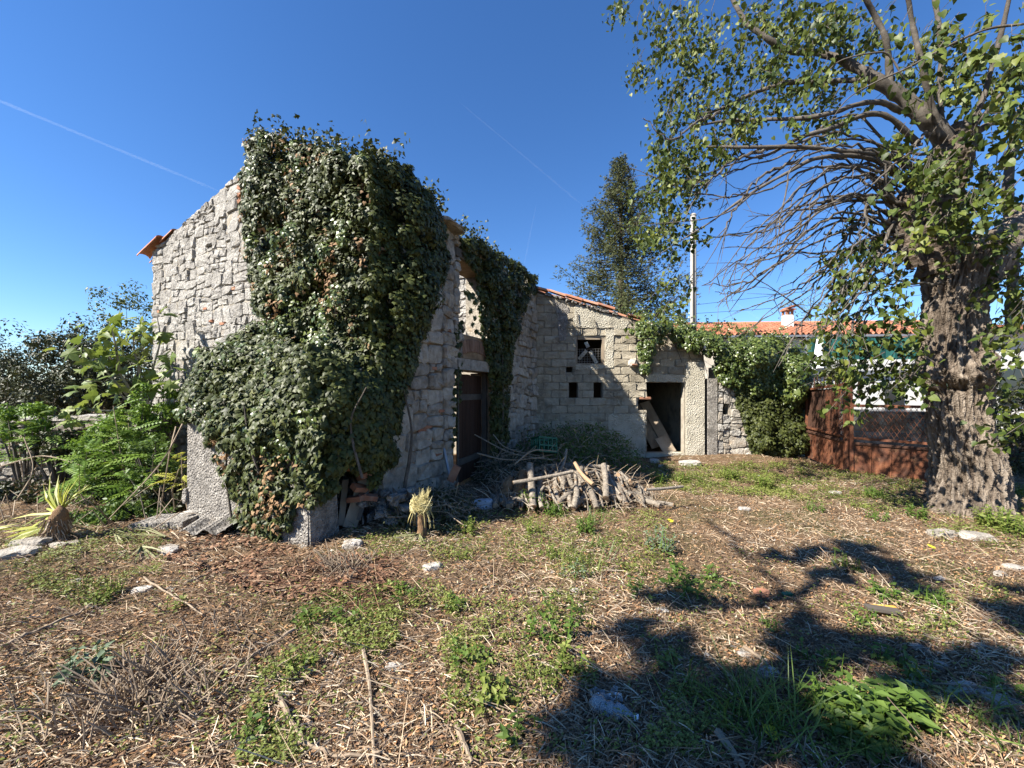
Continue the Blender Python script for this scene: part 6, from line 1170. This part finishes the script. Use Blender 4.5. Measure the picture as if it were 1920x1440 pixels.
WD = [(1285, 1105, .3, 11, .085, 'weed', 'bright nettle-like weed clump in full sun at the shadow edge', 60), (1345, 1085, .16, 6, .065, 'weed', 'small bright weed beside the nettle clump', 20), (1238, 1030, .27, 14, .06, 'grey_weed', 'bushy blue-green weed standing alone in dry straw', 40), (1205, 1110, .16, 7, .06, 'weed', 'low weed in front of the white scraps', 20), (1035, 1200, .3, 9, .07, 'weed', 'tall dark green weed in the middle of the yard', 50), (1075, 1255, .14, 8, .06, 'clover', 'low weed trailing below the tall middle weed', 20),
      (1085, 1085, .16, 12, .05, 'grey_weed', 'low dark weed mat behind the white shard', 20), (1040, 1045, .16, 10, .055, 'clover', 'yellow-green weed tuft in the sunny strip', 20), (1100, 995, .2, 14, .055, 'weed', 'leafy weed group before the firewood heap', 20), (995, 950, .3, 16, .06, 'weed', 'nettles growing against the shaggy upright log', 30), (1040, 960, .22, 14, .06, 'weed', 'nettles along the foot of the firewood heap', 20), (860, 1058, .14, 7, .05, 'clover', 'small lime-green tuft beside the cut blades', 15), (1370, 895, .26, 26, .06, 'clover', 'tall sunny weed strip below the boundary wall niche', 30), (1430, 912, .24, 24, .06, 'clover', 'lush weed strip between firewood and gate', 30), (1280, 905, .2, 14, .055, 'clover', 'weeds in front of the big flat boulder', 15), (1230, 905, .22, 14, .055, 'weed', 'weeds between brick fragment and doorway', 15),
      (1640, 932, .16, 22, .05, 'weed', 'dense dark green weed mat in front of the gate', 20), (1720, 962, .18, 10, .06, 'weed', 'weed clump just short of the trunk foot', 15), (1525, 960, .14, 8, .05, 'weed', 'small weed tuft in the dry grass facing the gate post', 15), (1650, 975, .16, 9, .055, 'weed', 'round weed tuft between gate and shadow', 15), (1870, 985, .3, 26, .075, 'clover', 'big leafy weed bank behind the trunk foot stones', 40), (1910, 1000, .3, 18, .075, 'clover', 'leafy weed bank running out at the yard edge', 20), (1890, 930, .26, 20, .065, 'clover', 'weeds growing against the trunk on its far side', 15), (1585, 1062, .14, 18, .055, 'hedge', 'dark low weed mat lying in the tree shade', 20),
      (1660, 1120, .14, 11, .07, 'weed', 'leafy weed row over the yellow foam', 25), (1760, 1140, .14, 10, .07, 'weed', 'leafy weed row next to the foam in sun and shade', 25), (1630, 1165, .12, 9, .05, 'weed', 'small round weed beside the yellow foam', 15), (1440, 1165, .1, 6, .05, 'weed', 'small weed on the sunny side of the shadow trunk', 12), (1545, 1245, .15, 12, .06, 'weed', 'shaded weed right by the shadow trunk'.replace('right by', 'close by'), 15), (1700, 1255, .16, 10, .07, 'weed', 'weed between white chips and broad leaves', 15),
      (1560, 1345, .2, 12, .095, 'weed', 'broad pale-green weed clump in sunlit gap', 60), (1640, 1370, .2, 16, .1, 'weed', 'largest broad-leaved weed clump near the viewer', 90), (1700, 1350, .2, 10, .12, 'weed', 'big pointed dock leaves beside the broad clump', 50), (1600, 1400, .14, 12, .08, 'weed', 'low leafy weeds in front of the broad clump', 40), (1740, 1300, .14, 12, .06, 'grey_weed', 'shaded dull weed behind the dock leaves', 15), (1910, 1310, .12, 6, .08, 'weed', 'weed leaf cut by the frame near the long stone', 10),
      (580, 1170, .14, 9, .055, 'weed', 'small dark weed tuft in the stubble, first of a pair', 25), (655, 1165, .14, 11, .055, 'weed', 'weed tuft next to the pale pebble', 25), (765, 1135, .15, 12, .055, 'weed', 'loose weed patch behind the round white stone', 25), (725, 1130, .13, 9, .05, 'clover', 'yellow-green weeds on the brown stalk ground', 15), (850, 1150, .12, 8, .055, 'weed', 'low weed near the clod lump', 15), (880, 1245, .13, 9, .055, 'weed', 'dark leafy weed beside stick and straw', 25), (915, 1305, .15, 12, .07, 'clover', 'broad low weed around the white scrap', 40), (885, 1280, .16, 9, .06, 'clover', 'yellow-green grassy weed before the dark leafy weed', 20), (975, 1385, .12, 5, .07, 'weed', 'small ivy-like weed low in the yard', 12), (545, 1270, .14, 12, .05, 'clover', 'creeping weeds beside the slanting stick', 20), (470, 1385, .12, 8, .06, 'weed', 'sprig of weeds in dark stubble', 15),
      (165, 1275, .2, 8, .075, 'grey_weed', 'grey-green seedling with oval leaves in the stubble', 40), (205, 1105, .12, 22, .045, 'clover', 'creeping lime-green strip on the stony edge', 15), (180, 1120, .1, 16, .045, 'clover', 'lower end of the creeping lime-green strip', 15), (320, 1140, .12, 6, .05, 'clover', 'small yellow tuft in the stalks behind the seedling', 12), (1240, 1240, .12, 7, .06, 'clover', 'weed in the shade behind the bottle', 12), (1000, 1005, .2, 14, .05, 'clover', 'weed fringe between straw stump and heap', 15), (880, 1000, .18, 12, .05, 'clover', 'weed fringe in front of the bluish rock', 15)]
for i, (u, v, h, ns, ls, mt, lb, npart) in enumerate(WD): weed('weed', lb, u, v, h, int(ns*(1.7 if v < 1000 else 1.15)), ls, mt, 300+i, GW_, npart if ls > .058 else 0, .8 if h < .17 else .55, 'T_LEAF', 5 if h > .17 else 3)
# tall grass in the shade
GR = [(1440, 1370, .35, 70), (1400, 1330, .3, 50), (1480, 1390, .3, 50), (1300, 1330, .25, 40), (1080, 1075, .22, 90), (1120, 975, .2, 60), (1885, 1380, .25, 40), (1120, 1040, .2, 50)]
for i, (u, v, h, n) in enumerate(GR):
    g = gp(u, v); r = np.random.default_rng(900+i); a = r.uniform(0, 2*PI, n); q = r.random(n)**.5*.22; pos = np.stack([g.x+np.cos(a)*q, g.y+np.sin(a)*q, np.full(n, g.z)], 1); tp = norm(np.stack([r.normal(size=n)*.5, r.normal(size=n)*.5, np.full(n, .9)], 1)); nr = norm(np.stack([r.normal(size=n), r.normal(size=n), np.full(n, .2)], 1)); L = h*r.uniform(.6, 1.2, n)
    tag(scatter('grass_tuft', T_BLADE, pos, nr, tp, np.stack([np.full(n, .008), L, L*1.6], 1), r.random(n), M['weed'] if i != 4 else M['clover'], None, base=g), kind='stuff')
# dry brown clump of cut stalks
m = MB()
for (u, v, n, h) in ((650, 1075, 120, .22), (620, 1060, 60, .16), (250, 1300, 150, .22), (330, 1330, 110, .2), (180, 1330, 70, .18), (420, 1290, 60, .16), (400, 1190, 40, .16), (960, 1120, 40, .08)):
    g = gp(u, v)
    for k in range(n):
        p = g+Vector((lr.gauss(0, .14), lr.gauss(0, .12), 0)); d = Vector((lr.gauss(0, .5), lr.gauss(0, .4), 1))*h*lr.uniform(.3, 1.1); m.tube([p, p+d*.5, p+d+Vector((lr.gauss(0, .03), 0, -.02))], [.0045, .004, .003], 4, cap=True, t=lr.random()*.6)
tag(m.build('cut_stubble', M['twig']), 'dark cut-off brush stubble standing in the yard', 'stubble', kind='stuff')
# ------------------------------------------------------------------ litter over the whole yard
def field(n, y0, y1, seed, pw_=1.):
    r = np.random.default_rng(seed); Y = np.exp(r.uniform(math.log(y0), math.log(y1), n)); X = r.uniform(-1, 1, n)*(1.6*Y+.9); return X, Y, r
def outside(X, Y):
    k = np.ones(len(X), bool)
    s = (X-Cx)*LD.x+(Y-Cy)*LD.y; d = (X-Cx)*LN.x+(Y-Cy)*LN.y; k &= ~((s > -.05) & (d < .02))
    k &= ~((Y > 10.1) & (X > .5) & (X < 7.7))
    sa = (X-FA.o.x)*FA.S.x+(Y-FA.o.y)*FA.S.y; da = (X-FA.o.x)*FA.N.x+(Y-FA.o.y)*FA.N.y; k &= ~((sa > 0) & (sa < AL) & (da < 0) & (da > -1.3))
    return k
def lay(name, tm, X, Y, r, L, Wd, mat, tint, tilt, z, label, kind='stuff', flat=False):
    k = outside(X, Y); X, Y, L, Wd, tint, z = X[k], Y[k], L[k], Wd[k], tint[k], z[k]; n = len(X); a = r.uniform(0, 2*PI, n); a = np.where(r.random(n) < .45, r.normal(.35, .5, n)+PI*r.integers(0, 2, n), a)
    tp = np.stack([np.cos(a), np.sin(a), r.normal(size=n)*tilt], 1); nr = np.stack([r.normal(size=n)*.45, r.normal(size=n)*.45, np.ones(n)], 1)
    pos = np.stack([X-np.cos(a)*L/2, Y-np.sin(a)*L/2, gz(X, Y)+z], 1)
    o = scatter(name, tm, pos, nr, tp, np.stack([Wd, L, np.minimum(L*.25, .02) if not flat else L], 1), tint, mat, None); tag(o, kind=kind)
nz2 = lambda X, Y, f, s: np.array([noise.noise(Vector((x*f, y*f, s))) for x, y in zip(X, Y)])
X, Y, r = field(215000, 1.05, 11, 1); n = len(X); big = r.random(n)
L = np.where(big > .99, r.uniform(.13, .3, n), .015+.09*r.random(n)**1.7); Wd = r.uniform(.0012, .0032, n)*np.where(big > .96, 1.2, 1)*(.75+.12*Y)
pt_ = nz2(X, Y, .8, 5.); lay('dry_stalks', T_STALK, X, Y, r, L, Wd, M['straw'], np.clip(.46+.45*pt_+r.normal(size=n)*.3, 0, 1), .2, .006+.035*r.random(n)**2, '')
X, Y, r = field(150000, 1.05, 11, 2); n = len(X); lay('leaf_litter', T_BIT, X, Y, r, r.uniform(.012, .045, n), r.uniform(.01, .03, n), M['bits'], np.clip(r.normal(.42, .26, n), 0, 1), .25, .004+.02*r.random(n), '', flat=True)
r = np.random.default_rng(5); q = poly_sample([(400, 1000), (600, 1030), (720, 1050), (780, 1120), (560, 1140), (420, 1090), (300, 1040)], 3600, r); G_ = np.array([gp(*x) for x in q]); G_ = G_[(nz2(G_[:, 0], G_[:, 1], 2.2, 1.)+.6*nz2(G_[:, 0], G_[:, 1], 6., 4.)) > -.1*r.random(len(G_))+.02]; n = len(G_); lay('fallen_ivy_leaves', T_IVY, G_[:, 0], G_[:, 1], r, r.uniform(.02, .055, n), r.uniform(.02, .055, n), M['rust_leaf'], r.random(n), .3, .01+.04*r.random(n), '', flat=True)
q = poly_sample([(480, 1030), (740, 1060), (800, 1160), (620, 1160), (480, 1100)], 700, r); G_ = np.array([gp(*x) for x in q]); n = len(G_); lay('red_stalks', T_STALK, G_[:, 0], G_[:, 1], r, r.uniform(.06, .22, n), r.uniform(.002, .0045, n), M['rust_leaf'], r.random(n), .25, .02+.06*r.random(n), '')
# pebbles
X, Y, r = field(900, 1.5, 10, 6); tmv = np.array([(-.5, 0, 0), (.5, .1, .05), (.1, .6, 0), (0, .2, .45), (-.3, .5, .2)]); lay('pebbles', (tmv, [(0, 1, 3), (1, 2, 3), (2, 4, 3), (4, 0, 3)]), X, Y, r, (L_ := r.uniform(.01, .035, 900)), L_*.9, M['white_stone'], r.random(900), .1, np.full(900, .012), '', flat=True)
# green ground cover in patches
PA = [([(640, 1000), (1000, 950), (1260, 960), (1240, 1080), (900, 1060), (700, 1060)], 5200), ([(1180, 880), (1500, 865), (1740, 905), (1700, 960), (1300, 930)], 9000), ([(1200, 870), (1500, 868), (1510, 930), (1230, 920)], 5000), ([(560, 1130), (800, 1100), (870, 1160), (700, 1240), (560, 1220)], 2600), ([(820, 1150), (1120, 1110), (1130, 1290), (980, 1340), (840, 1340)], 3400), ([(1500, 1300), (1780, 1290), (1760, 1440), (1480, 1440)], 1500), ([(1560, 1110), (1920, 1110), (1920, 1200), (1600, 1200)], 1100), ([(1700, 930), (1920, 920), (1920, 1040), (1750, 1010)], 2600), ([(0, 990), (330, 990), (300, 1080), (150, 1140), (0, 1080)], 3000), ([(500, 1220), (620, 1220), (580, 1440), (440, 1440)], 1200), ([(0, 1440), (1920, 1440), (1920, 1010), (0, 1080)], 5200), ([(1250, 1290), (1500, 1290), (1450, 1440), (1200, 1440)], 1400)]
PA = [(p, int(n*3.2)) for p, n in PA]; XX, YY = [], []; r = np.random.default_rng(8)
for poly, n in PA:
    q = poly_sample(poly, n, r); G_ = np.array([gp(*x) for x in q]); XX.append(G_[:, 0]); YY.append(G_[:, 1])
X, Y = np.concatenate(XX), np.concatenate(YY); k = nz2(X, Y, 2.6, 9.)+.7*nz2(X, Y, 8., 3.)+.12*r.normal(size=len(X)) > -.0; X, Y = X[k], Y[k]; n = len(X); hgt = .006+.075*r.random(n)**2
lay('ground_cover', T_LEAF, X, Y, r, r.uniform(.012, .036, n)*(.65+.1*Y), r.uniform(.014, .036, n)*(.65+.1*Y), M['clover'], np.clip(.5+.5*nz2(X, Y, 1.3, 2.)+r.normal(size=n)*.2, 0, 1), .35, hgt, '', flat=True)
